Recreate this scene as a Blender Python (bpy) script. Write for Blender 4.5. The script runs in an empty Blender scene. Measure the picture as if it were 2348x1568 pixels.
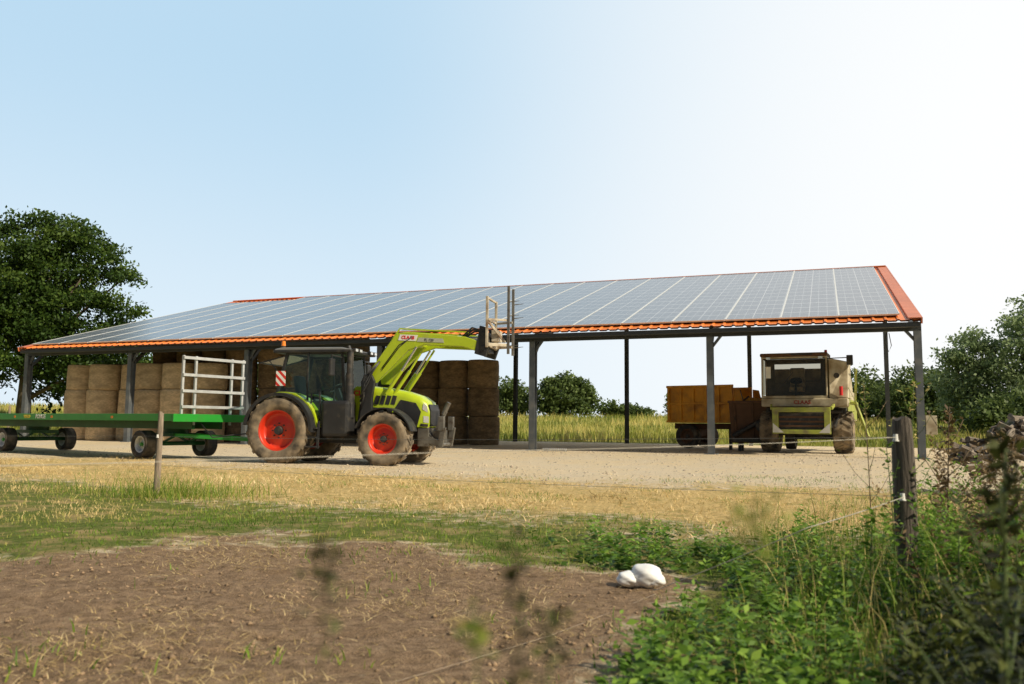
import bpy, bmesh, math, random
import numpy as np
from mathutils import Vector, Matrix
random.seed(7); rng = np.random.default_rng(7)
scene = bpy.context.scene; col = scene.collection
PI = math.pi; R = math.radians

# ------------------------------------------------------------------ helpers
class MB:
    def __init__(s): s.v=[]; s.f=[]; s.m=[]; s.sm=[]
    def add(s, verts, faces, mi=0, smooth=False):
        o=len(s.v); s.v.extend([tuple(p) for p in verts])
        for f in faces: s.f.append(tuple(i+o for i in f)); s.m.append(mi); s.sm.append(smooth)
        return s
    def hexa(s, p, q, mi=0):
        return s.add(list(p)+list(q), [(0,3,2,1),(4,5,6,7),(0,1,5,4),(1,2,6,5),(2,3,7,6),(3,0,4,7)], mi)
    def box(s, c, d, mi=0):
        x,y,z=c; a,b,e=d[0]/2,d[1]/2,d[2]/2
        return s.hexa([(x-a,y-b,z-e),(x+a,y-b,z-e),(x+a,y+b,z-e),(x-a,y+b,z-e)],[(x-a,y-b,z+e),(x+a,y-b,z+e),(x+a,y+b,z+e),(x-a,y+b,z+e)],mi)
    def bb(s, x0,x1,y0,y1,z0,z1, mi=0):
        return s.box(((x0+x1)/2,(y0+y1)/2,(z0+z1)/2),(abs(x1-x0),abs(y1-y0),abs(z1-z0)),mi)
    def beam(s, a, b, w, h, mi=0, up=(0,0,1)):
        a=Vector(a); b=Vector(b); d=(b-a).normalized(); u=Vector(up)
        if abs(d.dot(u))>.98: u=Vector((1,0,0))
        r=d.cross(u).normalized()*(w/2); u=r.cross(d).normalized()*(h/2)
        return s.hexa([a-r-u,a+r-u,a+r+u,a-r+u],[b-r-u,b+r-u,b+r+u,b-r+u],mi)
    def cyl(s, a, b, r, r2=None, n=14, mi=0, cap=True, smooth=True):
        a=Vector(a); b=Vector(b); r2=r if r2 is None else r2
        d=(b-a).normalized(); u=Vector((0,0,1)) if abs(d.z)<.9 else Vector((1,0,0))
        e1=d.cross(u).normalized(); e2=d.cross(e1)
        A=[a+(e1*math.cos(2*PI*i/n)+e2*math.sin(2*PI*i/n))*r for i in range(n)]
        B=[b+(e1*math.cos(2*PI*i/n)+e2*math.sin(2*PI*i/n))*r2 for i in range(n)]
        s.add(A+B,[(i,(i+1)%n,n+(i+1)%n,n+i) for i in range(n)],mi,smooth)
        if cap: s.add(A,[tuple(range(n))],mi); s.add(B,[tuple(range(n))],mi)
        return s
    def tube(s, pts, r, n=8, mi=0, r2=None):
        pts=[Vector(p) for p in pts]; rings=[]
        N=len(pts)
        for i,p in enumerate(pts):
            d=(pts[min(i+1,N-1)]-pts[max(i-1,0)]).normalized()
            u=Vector((0,0,1)) if abs(d.z)<.95 else Vector((1,0,0))
            e1=d.cross(u).normalized(); e2=d.cross(e1)
            rr=r if r2 is None else r+(r2-r)*i/(N-1)
            rings.append([p+(e1*math.cos(2*PI*k/n)+e2*math.sin(2*PI*k/n))*rr for k in range(n)])
        V=[q for ring in rings for q in ring]
        F=[(i*n+k,i*n+(k+1)%n,(i+1)*n+(k+1)%n,(i+1)*n+k) for i in range(N-1) for k in range(n)]
        F+= [tuple(range(n)), tuple((N-1)*n+k for k in range(n))]
        return s.add(V,F,mi,True)
    def prism(s, prof, y0, y1, mi=0):           # profile in xz, extruded along y
        n=len(prof); V=[(x,y0,z) for x,z in prof]+[(x,y1,z) for x,z in prof]
        return s.add(V,[tuple(range(n)),tuple(range(2*n-1,n-1,-1))]+[(i,(i+1)%n,n+(i+1)%n,n+i) for i in range(n)],mi)
    def lathe(s, prof, n=40, mi=0, smooth=True, axis='y'):   # profile (t, r)
        V=[]
        for t,r in prof:
            for k in range(n):
                c,q=r*math.cos(2*PI*k/n),r*math.sin(2*PI*k/n)
                V.append((c,t,q) if axis=='y' else (c,q,t))
        m=len(prof)
        return s.add(V,[(i*n+k,i*n+(k+1)%n,(i+1)*n+(k+1)%n,(i+1)*n+k) for i in range(m-1) for k in range(n)],mi,smooth)
    def build(s, name, mats, parent=None, loc=(0,0,0), rot=(0,0,0), bevel=0, recalc=True):
        me=bpy.data.meshes.new(name); me.from_pydata(s.v,[],s.f)
        if not isinstance(mats,(list,tuple)): mats=[mats]
        for m in mats: me.materials.append(m)
        me.polygons.foreach_set('material_index',s.m); me.polygons.foreach_set('use_smooth',s.sm)
        if recalc:
            bm=bmesh.new(); bm.from_mesh(me); bmesh.ops.recalc_face_normals(bm,faces=bm.faces); bm.to_mesh(me); bm.free()
        me.update()
        o=bpy.data.objects.new(name,me); col.objects.link(o); o.location=loc; o.rotation_euler=rot
        if parent: o.parent=parent
        if bevel:
            b=o.modifiers.new('bevel','BEVEL'); b.width=bevel; b.segments=2; b.limit_method='ANGLE'; b.angle_limit=R(40)
        return o

def tag(o,label=None,cat=None,group=None,kind=None):
    if label: o['label']=label
    if cat: o['category']=cat
    if group: o['group']=group
    if kind: o['kind']=kind
    return o
def empty(name,label,cat,loc,rotz=0,group=None):
    o=bpy.data.objects.new(name,None); col.objects.link(o); o.location=loc; o.rotation_euler=(0,0,rotz)
    o.empty_display_size=.2
    return tag(o,label,cat,group)

def nd(nt,t,**k):
    n=nt.nodes.new(t)
    for a,b in k.items(): setattr(n,a,b)
    return n
def mul(c,f): return tuple(min(1,x*f) for x in c[:3])+(1,)
def mat(name,c,rough=.6,metal=0,var=.15,scale=3,bump=0,bscale=40,c2=None,c2scale=2,c2lo=.5,c2hi=.7,spec=.5,coat=0,vec=(1,1,1),rand=0):
    m=bpy.data.materials.new(name); m.use_nodes=True; nt=m.node_tree; p=nt.nodes['Principled BSDF']; L=nt.links.new
    p.inputs['Roughness'].default_value=rough; p.inputs['Metallic'].default_value=metal
    p.inputs['Specular IOR Level'].default_value=spec; p.inputs['Coat Weight'].default_value=coat
    tc=nd(nt,'ShaderNodeTexCoord'); mp=nd(nt,'ShaderNodeMapping'); mp.inputs['Scale'].default_value=vec
    L(tc.outputs['Object'],mp.inputs[0])
    n=nd(nt,'ShaderNodeTexNoise'); n.inputs['Scale'].default_value=scale; n.inputs['Detail'].default_value=6; L(mp.outputs[0],n.inputs[0])
    mr=nd(nt,'ShaderNodeMapRange'); mr.inputs[1].default_value=.3; mr.inputs[2].default_value=.7; L(n.outputs[0],mr.inputs[0])
    mx=nd(nt,'ShaderNodeMixRGB'); mx.inputs[1].default_value=mul(c,1-var); mx.inputs[2].default_value=mul(c,1+var); L(mr.outputs[0],mx.inputs[0])
    out=mx.outputs[0]
    if c2:
        n2=nd(nt,'ShaderNodeTexNoise'); n2.inputs['Scale'].default_value=c2scale; n2.inputs['Detail'].default_value=8; L(mp.outputs[0],n2.inputs[0])
        m2=nd(nt,'ShaderNodeMapRange'); m2.inputs[1].default_value=c2lo; m2.inputs[2].default_value=c2hi; L(n2.outputs[0],m2.inputs[0])
        x2=nd(nt,'ShaderNodeMixRGB'); x2.inputs[2].default_value=tuple(c2)+(1,); L(m2.outputs[0],x2.inputs[0]); L(out,x2.inputs[1]); out=x2.outputs[0]
    if rand:
        oi=nd(nt,'ShaderNodeObjectInfo'); hs=nd(nt,'ShaderNodeHueSaturation')
        mr2=nd(nt,'ShaderNodeMapRange'); mr2.inputs[3].default_value=1-rand; mr2.inputs[4].default_value=1+rand
        L(oi.outputs['Random'],mr2.inputs[0]); L(mr2.outputs[0],hs.inputs['Value']); L(out,hs.inputs['Color']); out=hs.outputs[0]
    L(out,p.inputs['Base Color'])
    if bump:
        nb=nd(nt,'ShaderNodeTexNoise'); nb.inputs['Scale'].default_value=bscale; nb.inputs['Detail'].default_value=6; L(mp.outputs[0],nb.inputs[0])
        b=nd(nt,'ShaderNodeBump'); b.inputs['Strength'].default_value=bump; b.inputs['Distance'].default_value=.02; L(nb.outputs[0],b.inputs['Height']); L(b.outputs[0],p.inputs['Normal'])
    return m
def leafmat(name,stops,trans=.3,rough=.55):
    m=bpy.data.materials.new(name); m.use_nodes=True; nt=m.node_tree; p=nt.nodes['Principled BSDF']; L=nt.links.new
    a=nd(nt,'ShaderNodeAttribute',attribute_name='shade'); cr=nd(nt,'ShaderNodeValToRGB')
    el=cr.color_ramp.elements
    while len(el)<len(stops): el.new(.5)
    for e,(t,c) in zip(el,stops): e.position=t; e.color=tuple(c)+(1,)
    L(a.outputs['Fac'],cr.inputs[0]); L(cr.outputs[0],p.inputs['Base Color']); p.inputs['Roughness'].default_value=rough; p.inputs['Specular IOR Level'].default_value=.25
    t=nd(nt,'ShaderNodeBsdfTranslucent'); L(cr.outputs[0],t.inputs[0])
    mx=nd(nt,'ShaderNodeMixShader'); mx.inputs[0].default_value=trans; L(p.outputs[0],mx.inputs[1]); L(t.outputs[0],mx.inputs[2])
    L(mx.outputs[0],nt.nodes['Material Output'].inputs[0])
    return m
def np_mesh(name,V,F,mats,shade=None,parent=None,loc=(0,0,0)):
    V=np.asarray(V,np.float32); F=np.asarray(F,np.int32); k=F.shape[1]
    me=bpy.data.meshes.new(name); me.vertices.add(len(V)); me.vertices.foreach_set('co',V.ravel())
    me.loops.add(F.size); me.loops.foreach_set('vertex_index',F.ravel())
    me.polygons.add(len(F)); me.polygons.foreach_set('loop_start',np.arange(0,F.size,k,dtype=np.int32))
    if shade is not None:
        at=me.attributes.new('shade','FLOAT','POINT'); at.data.foreach_set('value',np.asarray(shade,np.float32))
    me.materials.append(mats); me.update(calc_edges=True); me.validate()
    o=bpy.data.objects.new(name,me); col.objects.link(o); o.location=loc
    if parent: o.parent=parent
    return o
_G=rng.random((256,256))
def vn(x,y):
    x=np.asarray(x,float); y=np.asarray(y,float)
    xi=np.floor(x).astype(int); yi=np.floor(y).astype(int); fx=x-xi; fy=y-yi; fx=fx*fx*(3-2*fx); fy=fy*fy*(3-2*fy)
    g=lambda a,b:_G[a&255,b&255]
    return (g(xi,yi)*(1-fx)+g(xi+1,yi)*fx)*(1-fy)+(g(xi,yi+1)*(1-fx)+g(xi+1,yi+1)*fx)*fy
def fbm(x,y,o=4):
    s=0;a=.5
    for i in range(o): s=s+a*vn(x*2**i+17*i,y*2**i+5*i); a*=.5
    return s
def smooth(a,b,x):
    t=np.clip((np.asarray(x,float)-a)/(b-a),0,1); return t*t*(3-2*t)

# ------------------------------------------------------------------ texts
def text_mesh(t,size,off=0.0,shear=0):
    cu=bpy.data.curves.new('lettering','FONT'); cu.body=t; cu.size=size; cu.extrude=.004; cu.offset=off; cu.shear=shear
    cu.align_x='CENTER'; cu.align_y='CENTER'; cu.resolution_u=3
    o=bpy.data.objects.new('lettering',cu); col.objects.link(o); bpy.context.view_layer.update()
    me=bpy.data.meshes.new_from_object(o.evaluated_get(bpy.context.evaluated_depsgraph_get()))
    bpy.data.objects.remove(o); return me
def text(t,size,parent,loc,rot,m,off=0.0,sx=1.0,shear=0):
    me=text_mesh(t,size,off,shear); me.materials.clear(); me.materials.append(m)
    if sx!=1: me.transform(Matrix.Diagonal((sx,1,1,1)))
    o=bpy.data.objects.new('lettering',me); col.objects.link(o); o.parent=parent; o.location=loc; o.rotation_euler=rot
    return o

# ------------------------------------------------------------------ materials
M={}
M['lime']=mat('lime_paint',(.41,.52,.015),.35,var=.08,scale=2,c2=(.36,.36,.10),c2scale=3,c2lo=.6,c2hi=.85,coat=.3)
M['limedull']=mat('faded_lime_paint',(.36,.41,.06),.5,var=.12,scale=2,c2=(.20,.18,.08),c2scale=3,c2lo=.42,c2hi=.7)
M['black']=mat('black_plastic',(.022,.022,.024),.5,var=.3,c2=(.09,.075,.055),c2scale=4,c2lo=.55,c2hi=.8)
M['dark']=mat('dark_cast_metal',(.03,.03,.032),.55,metal=.2,var=.3,c2=(.13,.10,.075),c2scale=5,c2lo=.5,c2hi=.75)
M['redrim']=mat('red_rim_paint',(.60,.035,.012),.4,var=.1,c2=(.36,.10,.05),c2scale=3,c2lo=.5,c2hi=.8)
M['tyre']=mat('dusty_rubber',(.05,.043,.036),.85,var=.3,scale=6,bump=.2,c2=(.29,.225,.15),c2scale=3.5,c2lo=.35,c2hi=.62)
M['tyredark']=mat('rubber',(.035,.032,.03),.85,var=.3,scale=6,bump=.2,c2=(.16,.13,.095),c2scale=4,c2lo=.45,c2hi=.7)
M['steel']=mat('worn_steel',(.20,.19,.17),.45,metal=.5,var=.3,c2=(.08,.06,.045),c2scale=6,c2lo=.45,c2hi=.7)
M['chrome']=mat('chrome_rod',(.6,.6,.6),.2,metal=.9,var=.05)
M['galv']=mat('galvanised',(.52,.53,.54),.45,metal=.35,var=.15,scale=6)
M['roofgrey']=mat('cab_roof_grey',(.22,.225,.23),.4,var=.1)
M['decal']=mat('decal_grey',(.42,.44,.36),.5,var=.05)
M['white']=mat('white_paint',(.78,.77,.74),.5,var=.06)
M['redtext']=mat('red_lettering',(.6,.015,.02),.5,var=.02)
M['redfaded']=mat('faded_red_lettering',(.34,.05,.035),.6,var=.1)
M['greytext']=mat('grey_lettering',(.12,.12,.12),.5,var=.02)
M['whitetext']=mat('white_lettering',(.8,.8,.78),.5,var=.02)
M['yellowtext']=mat('yellow_lettering',(.7,.55,.05),.5,var=.02)
M['cream']=mat('cream_paint',(.54,.48,.35),.6,var=.14,c2=(.22,.16,.09),c2scale=2.2,c2lo=.42,c2hi=.70)
M['beige']=mat('beige_worn_paint',(.50,.44,.35),.55,var=.2,scale=6,c2=(.20,.13,.08),c2scale=5,c2lo=.48,c2hi=.7)
M['tgreen']=mat('trailer_green',(.02,.28,.03),.4,var=.12,c2=(.05,.15,.035),c2scale=3,c2lo=.55,c2hi=.85)
M['dgreen']=mat('dark_green_frame',(.01,.08,.018),.5,var=.2)
M['amber']=mat('amber_lens',(.8,.22,.02),.25,var=.05)
M['redlens']=mat('red_lens',(.6,.02,.02),.25,var=.05)
M['lens']=mat('lamp_lens',(.75,.77,.78),.12,metal=.5,var=.05)
M['ochre']=mat('ochre_paint',(.70,.31,.015),.5,var=.15,c2=(.36,.14,.016),c2scale=2.5,c2lo=.48,c2hi=.78)
M['brown']=mat('brown_rust',(.11,.052,.025),.75,var=.25,c2=(.05,.028,.017),c2scale=3)
M['orange']=mat('orange_sheet',(.80,.215,.035),.45,var=.1,scale=1.5)
M['verge']=mat('faded_red_flashing',(.58,.18,.085),.5,var=.12,scale=1.5)
M['soffit']=mat('soffit_sheet',(.46,.39,.29),.6,var=.1)
M['postgrey']=mat('grey_steel_post',(.11,.125,.14),.5,metal=.2,var=.15,c2=(.17,.17,.17),c2scale=3)
M['gutter']=mat('dark_gutter',(.04,.045,.05),.5,metal=.2,var=.15)
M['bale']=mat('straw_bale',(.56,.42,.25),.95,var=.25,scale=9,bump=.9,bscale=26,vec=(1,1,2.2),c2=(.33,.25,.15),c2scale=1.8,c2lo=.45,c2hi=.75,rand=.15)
M['baleshaded']=mat('shaded_bale',(.23,.16,.09),.95,var=.35,scale=9,bump=.9,bscale=26,vec=(1,1,2.2),c2=(.11,.08,.045),c2scale=1.8,c2lo=.42,c2hi=.72,rand=.2)  # darker copy of the straw material, barn shade painted into its colour
M['wood']=mat('weathered_wood',(.28,.22,.165),.9,var=.4,scale=7,bump=.6,bscale=12,vec=(6,6,.6),c2=(.11,.085,.065),c2scale=4)
M['wooddark']=mat('dark_weathered_wood',(.12,.098,.08),.9,var=.45,scale=7,bump=.9,bscale=12,vec=(6,6,.5),c2=(.035,.03,.025),c2scale=4)
M['log']=mat('grey_firewood',(.25,.205,.165),.9,var=.35,scale=8,bump=.5,vec=(1,5,5),c2=(.08,.065,.05),c2scale=3,rand=.45)
M['bag']=mat('white_plastic_bag',(.82,.82,.82),.45,var=.03,bump=.25,bscale=9)
M['rope']=mat('pale_rope',(.50,.46,.39),.7,var=.25,scale=30)
M['ropeold']=mat('muddy_rope',(.27,.21,.155),.8,var=.3,scale=30)
M['wire']=mat('fence_wire',(.26,.25,.23),.5,metal=.5,var=.1)
M['bark']=mat('bark',(.09,.07,.05),.9,var=.35,scale=4,bump=.8,vec=(3,3,.6))
M['stem']=mat('green_stem',(.10,.14,.04),.7,var=.25)
M['drystem']=mat('dry_stem',(.13,.09,.05),.8,var=.25)
M['seat']=mat('seat_fabric',(.07,.07,.075),.8,var=.2)
M['wallgrey']=mat('cab_wall_grey',(.19,.17,.13),.8,var=.3,scale=4)
def glass(name,t,g=.03,k=.35,rough=.03):
    m=bpy.data.materials.new(name); m.use_nodes=True; nt=m.node_tree; nt.nodes.remove(nt.nodes['Principled BSDF']); L=nt.links.new
    a=nd(nt,'ShaderNodeBsdfTransparent'); a.inputs[0].default_value=t+(1,)
    b=nd(nt,'ShaderNodeBsdfGlossy'); b.inputs['Roughness'].default_value=rough; b.inputs['Color'].default_value=(.9,.95,.95,1)
    lw=nd(nt,'ShaderNodeLayerWeight'); lw.inputs[0].default_value=.25
    ad=nd(nt,'ShaderNodeMath',operation='MULTIPLY_ADD'); ad.inputs[1].default_value=k; ad.inputs[2].default_value=g; L(lw.outputs['Fresnel'],ad.inputs[0])
    mx=nd(nt,'ShaderNodeMixShader'); L(ad.outputs[0],mx.inputs[0]); L(a.outputs[0],mx.inputs[1]); L(b.outputs[0],mx.inputs[2])
    L(mx.outputs[0],nt.nodes['Material Output'].inputs[0]); return m
M['glass']=glass('cab_glass',(.62,.82,.76),.04,.28); M['glassdark']=glass('combine_glass',(.50,.47,.38),.03,.15,.3)
def stripes():
    m=bpy.data.materials.new('hazard_stripes'); m.use_nodes=True; nt=m.node_tree; L=nt.links.new; p=nt.nodes['Principled BSDF']
    tc=nd(nt,'ShaderNodeTexCoord'); sp=nd(nt,'ShaderNodeSeparateXYZ'); L(tc.outputs['Object'],sp.inputs[0])
    a=nd(nt,'ShaderNodeMath',operation='ADD'); L(sp.outputs[0],a.inputs[0]); L(sp.outputs[2],a.inputs[1])
    f=nd(nt,'ShaderNodeMath',operation='MULTIPLY'); f.inputs[1].default_value=5.2; L(a.outputs[0],f.inputs[0])
    fr=nd(nt,'ShaderNodeMath',operation='FRACT'); L(f.outputs[0],fr.inputs[0])
    g=nd(nt,'ShaderNodeMath',operation='GREATER_THAN'); g.inputs[1].default_value=.5; L(fr.outputs[0],g.inputs[0])
    mx=nd(nt,'ShaderNodeMixRGB'); mx.inputs[1].default_value=(.8,.8,.78,1); mx.inputs[2].default_value=(.65,.03,.02,1); L(g.outputs[0],mx.inputs[0]); L(mx.outputs[0],p.inputs['Base Color'])
    return m
M['hazard']=stripes()
def pv():
    m=bpy.data.materials.new('photovoltaic'); m.use_nodes=True; nt=m.node_tree; L=nt.links.new; p=nt.nodes['Principled BSDF']
    tc=nd(nt,'ShaderNodeTexCoord'); sp=nd(nt,'ShaderNodeSeparateXYZ'); L(tc.outputs['Object'],sp.inputs[0])
    def line(out,per,w):
        a=nd(nt,'ShaderNodeMath',operation='DIVIDE'); a.inputs[1].default_value=per; L(out,a.inputs[0])
        f=nd(nt,'ShaderNodeMath',operation='FRACT'); L(a.outputs[0],f.inputs[0])
        g=nd(nt,'ShaderNodeMath',operation='LESS_THAN'); g.inputs[1].default_value=w/per; L(f.outputs[0],g.inputs[0]); return g.outputs[0]
    def mx(a,b):
        q=nd(nt,'ShaderNodeMath',operation='MAXIMUM'); L(a,q.inputs[0]); L(b,q.inputs[1]); return q.outputs[0]
    cells=mx(line(sp.outputs[0],.27,.02),line(sp.outputs[1],.33,.03)); fr=line(sp.outputs[1],1.0,.06)
    fr=mx(fr,line(sp.outputs[0],.82,.02))
    ns=nd(nt,'ShaderNodeTexNoise'); ns.inputs['Scale'].default_value=.35; L(tc.outputs['Object'],ns.inputs[0])
    c0=nd(nt,'ShaderNodeMixRGB'); c0.inputs[1].default_value=(.075,.09,.115,1); c0.inputs[2].default_value=(.125,.14,.165,1); L(ns.outputs[0],c0.inputs[0])
    c1=nd(nt,'ShaderNodeMixRGB'); c1.inputs[2].default_value=(.27,.29,.32,1); L(c0.outputs[0],c1.inputs[1]); L(cells,c1.inputs[0])
    c2=nd(nt,'ShaderNodeMixRGB'); c2.inputs[2].default_value=(.42,.43,.45,1); L(c1.outputs[0],c2.inputs[1]); L(fr,c2.inputs[0])
    L(c2.outputs[0],p.inputs['Base Color']); p.inputs['Roughness'].default_value=.22; p.inputs['Specular IOR Level'].default_value=.65
    return m
M['pv']=pv()
M['pvframe']=mat('panel_rail',(.72,.72,.70),.45,metal=.3,var=.05)

# ------------------------------------------------------------------ terrain
BC=np.array([11.92,24.2]); BA=np.array([-.934,.357]); BD=np.array([.357,.934])
FLOOR=.2
def bsd(X,Y):
    dx=np.asarray(X,float)-BC[0]; dy=np.asarray(Y,float)-BC[1]
    return dx*BA[0]+dy*BA[1], dx*BD[0]+dy*BD[1]
def gh(X,Y):
    X=np.asarray(X,float); Y=np.asarray(Y,float); s,d=bsd(X,Y)
    z=FLOOR*smooth(-6.5,-.8,d)+1.75*smooth(17,62,d)+2.0*smooth(-28,-50,X)*smooth(42,72,Y)*(1-smooth(17,62,d)*.6)
    a=1-smooth(-9,-3,d)
    return z+a*(.03*np.sin(X*.9+1.3)*np.sin(Y*.7+.4)+.015*np.sin(X*2.1+Y*1.3))
def g1(x,y): return float(gh(x,y))
def zones(X,Y):
    s,d=bsd(X,Y)
    k=np.clip(Y/8,.4,1.3)
    Yp=Y+k*(3.4*(fbm(X*.75+11,Y*.75)-.47)+1.3*(fbm(X*3+31,Y*3)-.47)); Xp=X+k*1.2*(fbm(X*1.2+51,Y*1.2)-.47)
    yb=np.interp(X,[-6,-3.65,-3.17,-2.4,-.7,.45,1.23,1.6],[4.8,5.6,6.6,7.6,7.4,6.7,6.0,4])
    xr=np.interp(Y,[2,3.4,4.7,6.2,7],[.2,.42,.8,1.3,1.3])
    yg=np.interp(X,[-12,-7.7,-3.3,-1,.6,1.9,4,9],[16.0,15.0,11.0,10.6,9.6,8.7,8.2,8])
    ys=np.interp(X,[-16,-10,-5.6,-1.5,1.8,4.7,8],[25,23,19.0,17.6,15.4,14.6,13])
    dirt=(1-smooth(yb-.8,yb+.8,Yp))*(1-smooth(xr-.35,xr+.35,Xp))
    green=np.maximum((1-dirt)*(1-smooth(yg-1.8,yg+1.6,Yp)),0)
    straw=smooth(yg-1.8,yg+1.6,Yp)*(1-smooth(ys-3.0,ys+3.0,Yp))
    field=np.maximum(np.maximum(smooth(14.8,15.8,d),smooth(36.8,38,s)*smooth(-6,-2,d)),smooth(2.5,4,-s)*smooth(-3,0,d))
    field=np.maximum(field,smooth(16,22,-X)*smooth(25,31,Y)*smooth(36,38,s))
    return dirt,green,straw,field
def gm(a,b,n): return np.geomspace(a,b,n)
xs=np.concatenate([-gm(60,1600,14)[::-1],np.arange(-58,-8,1.5),np.arange(-8,-5,.2),np.arange(-5,5,.07),np.arange(5,8,.2),np.arange(8,59,1.5),gm(60,1600,14)])
ys=np.concatenate([-gm(3,900,14)[::-1],np.arange(-2,1.5,.5),np.arange(1.5,10,.055),np.arange(10,20,.2),np.arange(20,112,1.2),gm(113,1900,16)])
GX,GY=np.meshgrid(xs,ys); Z=gh(GX,GY); dz,gz,sz,fz=zones(GX,GY)
near=smooth(1,1.6,GY)*(1-smooth(9,10.5,GY))
Z=Z+near*(.3+.7*dz)*(.05*(fbm(GX*3.5,GY*3.5,4)-.47)+.024*(vn(GX*12,GY*12)-.5))
nx=len(xs); ny=len(ys); V=np.stack([GX,GY,Z],-1).reshape(-1,3)
I=np.arange(nx*ny).reshape(ny,nx); F=np.stack([I[:-1,:-1],I[:-1,1:],I[1:,1:],I[1:,:-1]],-1).reshape(-1,4)
def groundmat():
    m=bpy.data.materials.new('ground'); m.use_nodes=True; nt=m.node_tree; L=nt.links.new; p=nt.nodes['Principled BSDF']
    p.inputs['Roughness'].default_value=.95; p.inputs['Specular IOR Level'].default_value=.1
    geo=nd(nt,'ShaderNodeNewGeometry')
    def noise(sc,det=8):
        n=nd(nt,'ShaderNodeTexNoise'); n.inputs['Scale'].default_value=sc; n.inputs['Detail'].default_value=det; n.inputs['Roughness'].default_value=.65
        L(geo.outputs['Position'],n.inputs[0]); return n.outputs[0]
    def rng_(o,a,b):
        r=nd(nt,'ShaderNodeMapRange'); r.inputs[1].default_value=a; r.inputs[2].default_value=b; L(o,r.inputs[0]); return r.outputs[0]
    def mix(f,a,b):
        x=nd(nt,'ShaderNodeMixRGB'); L(f,x.inputs[0])
        for i,c in ((1,a),(2,b)):
            if isinstance(c,tuple): x.inputs[i].default_value=c+(1,)
            else: L(c,x.inputs[i])
        return x.outputs[0]
    nM=noise(2.2); nF=noise(14); nX=noise(70,4); nS=noise(6); nL=noise(.5)
    at=nd(nt,'ShaderNodeAttribute',attribute_name='zone'); sp=nd(nt,'ShaderNodeSeparateColor'); L(at.outputs['Color'],sp.inputs[0])
    af=nd(nt,'ShaderNodeAttribute',attribute_name='field')
    def fac(o,n=nS,amt=2.0):
        a=nd(nt,'ShaderNodeMath',operation='SUBTRACT'); a.inputs[1].default_value=.5; L(n,a.inputs[0])
        b=nd(nt,'ShaderNodeMath',operation='MULTIPLY_ADD'); b.inputs[1].default_value=amt; L(a.outputs[0],b.inputs[0]); L(o,b.inputs[2])
        return rng_(b.outputs[0],.25,.75)
    gravel=mix(rng_(nX,.35,.65),(.62,.51,.37),(.90,.77,.58)); gravel=mix(rng_(nL,.42,.66),gravel,(.82,.66,.43)); gravel=mix(rng_(nF,.62,.74),gravel,(.46,.37,.26)); gravel=mix(rng_(nS,.58,.74),gravel,(.80,.60,.30))
    straw=mix(rng_(nF,.35,.65),(.46,.32,.11),(.90,.67,.32)); straw=mix(rng_(nM,.54,.68),straw,(.30,.26,.07)); straw=mix(rng_(nS,.62,.74),straw,(.34,.22,.09))
    green=mix(rng_(nF,.35,.65),(.09,.13,.025),(.22,.25,.055)); green=mix(rng_(nM,.48,.64),green,(.44,.33,.15))
    dirt=mix(rng_(nF,.35,.66),(.20,.132,.080),(.46,.315,.20)); dirt=mix(rng_(nM,.5,.75),dirt,(.28,.185,.112)); dirt=mix(rng_(nX,.60,.72),dirt,(.60,.43,.27)); dirt=mix(rng_(nS,.60,.76),dirt,(.17,.112,.068))
    field=mix(rng_(nM,.35,.65),(.24,.27,.05),(.44,.39,.12))
    c=mix(fac(sp.outputs[2]),gravel,straw); c=mix(fac(sp.outputs[1]),c,green); c=mix(fac(sp.outputs[0]),c,dirt); c=mix(fac(af.outputs['Fac'],nM,.3),c,field)
    L(c,p.inputs['Base Color'])
    b=nd(nt,'ShaderNodeBump'); b.inputs['Strength'].default_value=1.0; b.inputs['Distance'].default_value=.045
    ad=nd(nt,'ShaderNodeMath',operation='ADD'); L(nF,ad.inputs[0]); L(nX,ad.inputs[1]); L(ad.outputs[0],b.inputs['Height']); L(b.outputs[0],p.inputs['Normal'])
    return m
gnd=np_mesh('ground',V,F,groundmat())
zc=np.stack([dz,gz,sz,np.ones_like(dz)],-1).reshape(-1,4).astype(np.float32)
at=gnd.data.attributes.new('zone','FLOAT_COLOR','POINT'); at.data.foreach_set('color',zc.ravel())
at=gnd.data.attributes.new('field','FLOAT','POINT'); at.data.foreach_set('value',fz.ravel().astype(np.float32))
gnd.data.polygons.foreach_set('use_smooth',np.ones(len(F),bool))
tag(gnd,'pasture ground of bare brown dirt, grass, dry straw and pale gravel yard','ground',kind='structure')

# ------------------------------------------------------------------ grasses (stuff)
def blades(name,P,h,w,lean,m,shade):
    n=len(P); a=rng.random(n)*2*PI; u=np.stack([np.cos(a),np.sin(a),0*a],-1); b=rng.random(n)*2*PI
    l=np.stack([np.cos(b),np.sin(b),0*b],-1)*(lean*h)[:,None]; up=np.array([0,0,1.])
    hz=(h*np.sqrt(np.clip(1-lean**2,.05,1)))[:,None]
    mid=P+l*.35+up*hz*.6; tip=P+l+up*hz; W=(u*w[:,None])/2
    V=np.stack([P-W,P+W,mid-W*.8,mid+W*.8,tip-W*.12,tip+W*.12],1).reshape(-1,3)
    o=(np.arange(n)*6)[:,None]; F=np.stack([o+np.array([0,1,3,2]),o+np.array([2,3,5,4])],1).reshape(-1,4)
    return np_mesh(name,V,F,m,np.repeat(shade,6))
def scatter(n,y0,y1,dens,pw=1.15):
    Y=y0+(y1-y0)*rng.random(n)**pw; X=(rng.random(n)*2-1)*(Y*.66+.5)
    k=rng.random(n)<dens(X,Y); X=X[k];Y=Y[k]
    return np.stack([X,Y,gh(X,Y)-.004],-1)
LM_green=leafmat('pasture_blades',[(0,(.06,.13,.012)),(.45,(.20,.31,.035)),(.7,(.42,.38,.10)),(1,(.74,.56,.26))])
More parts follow.
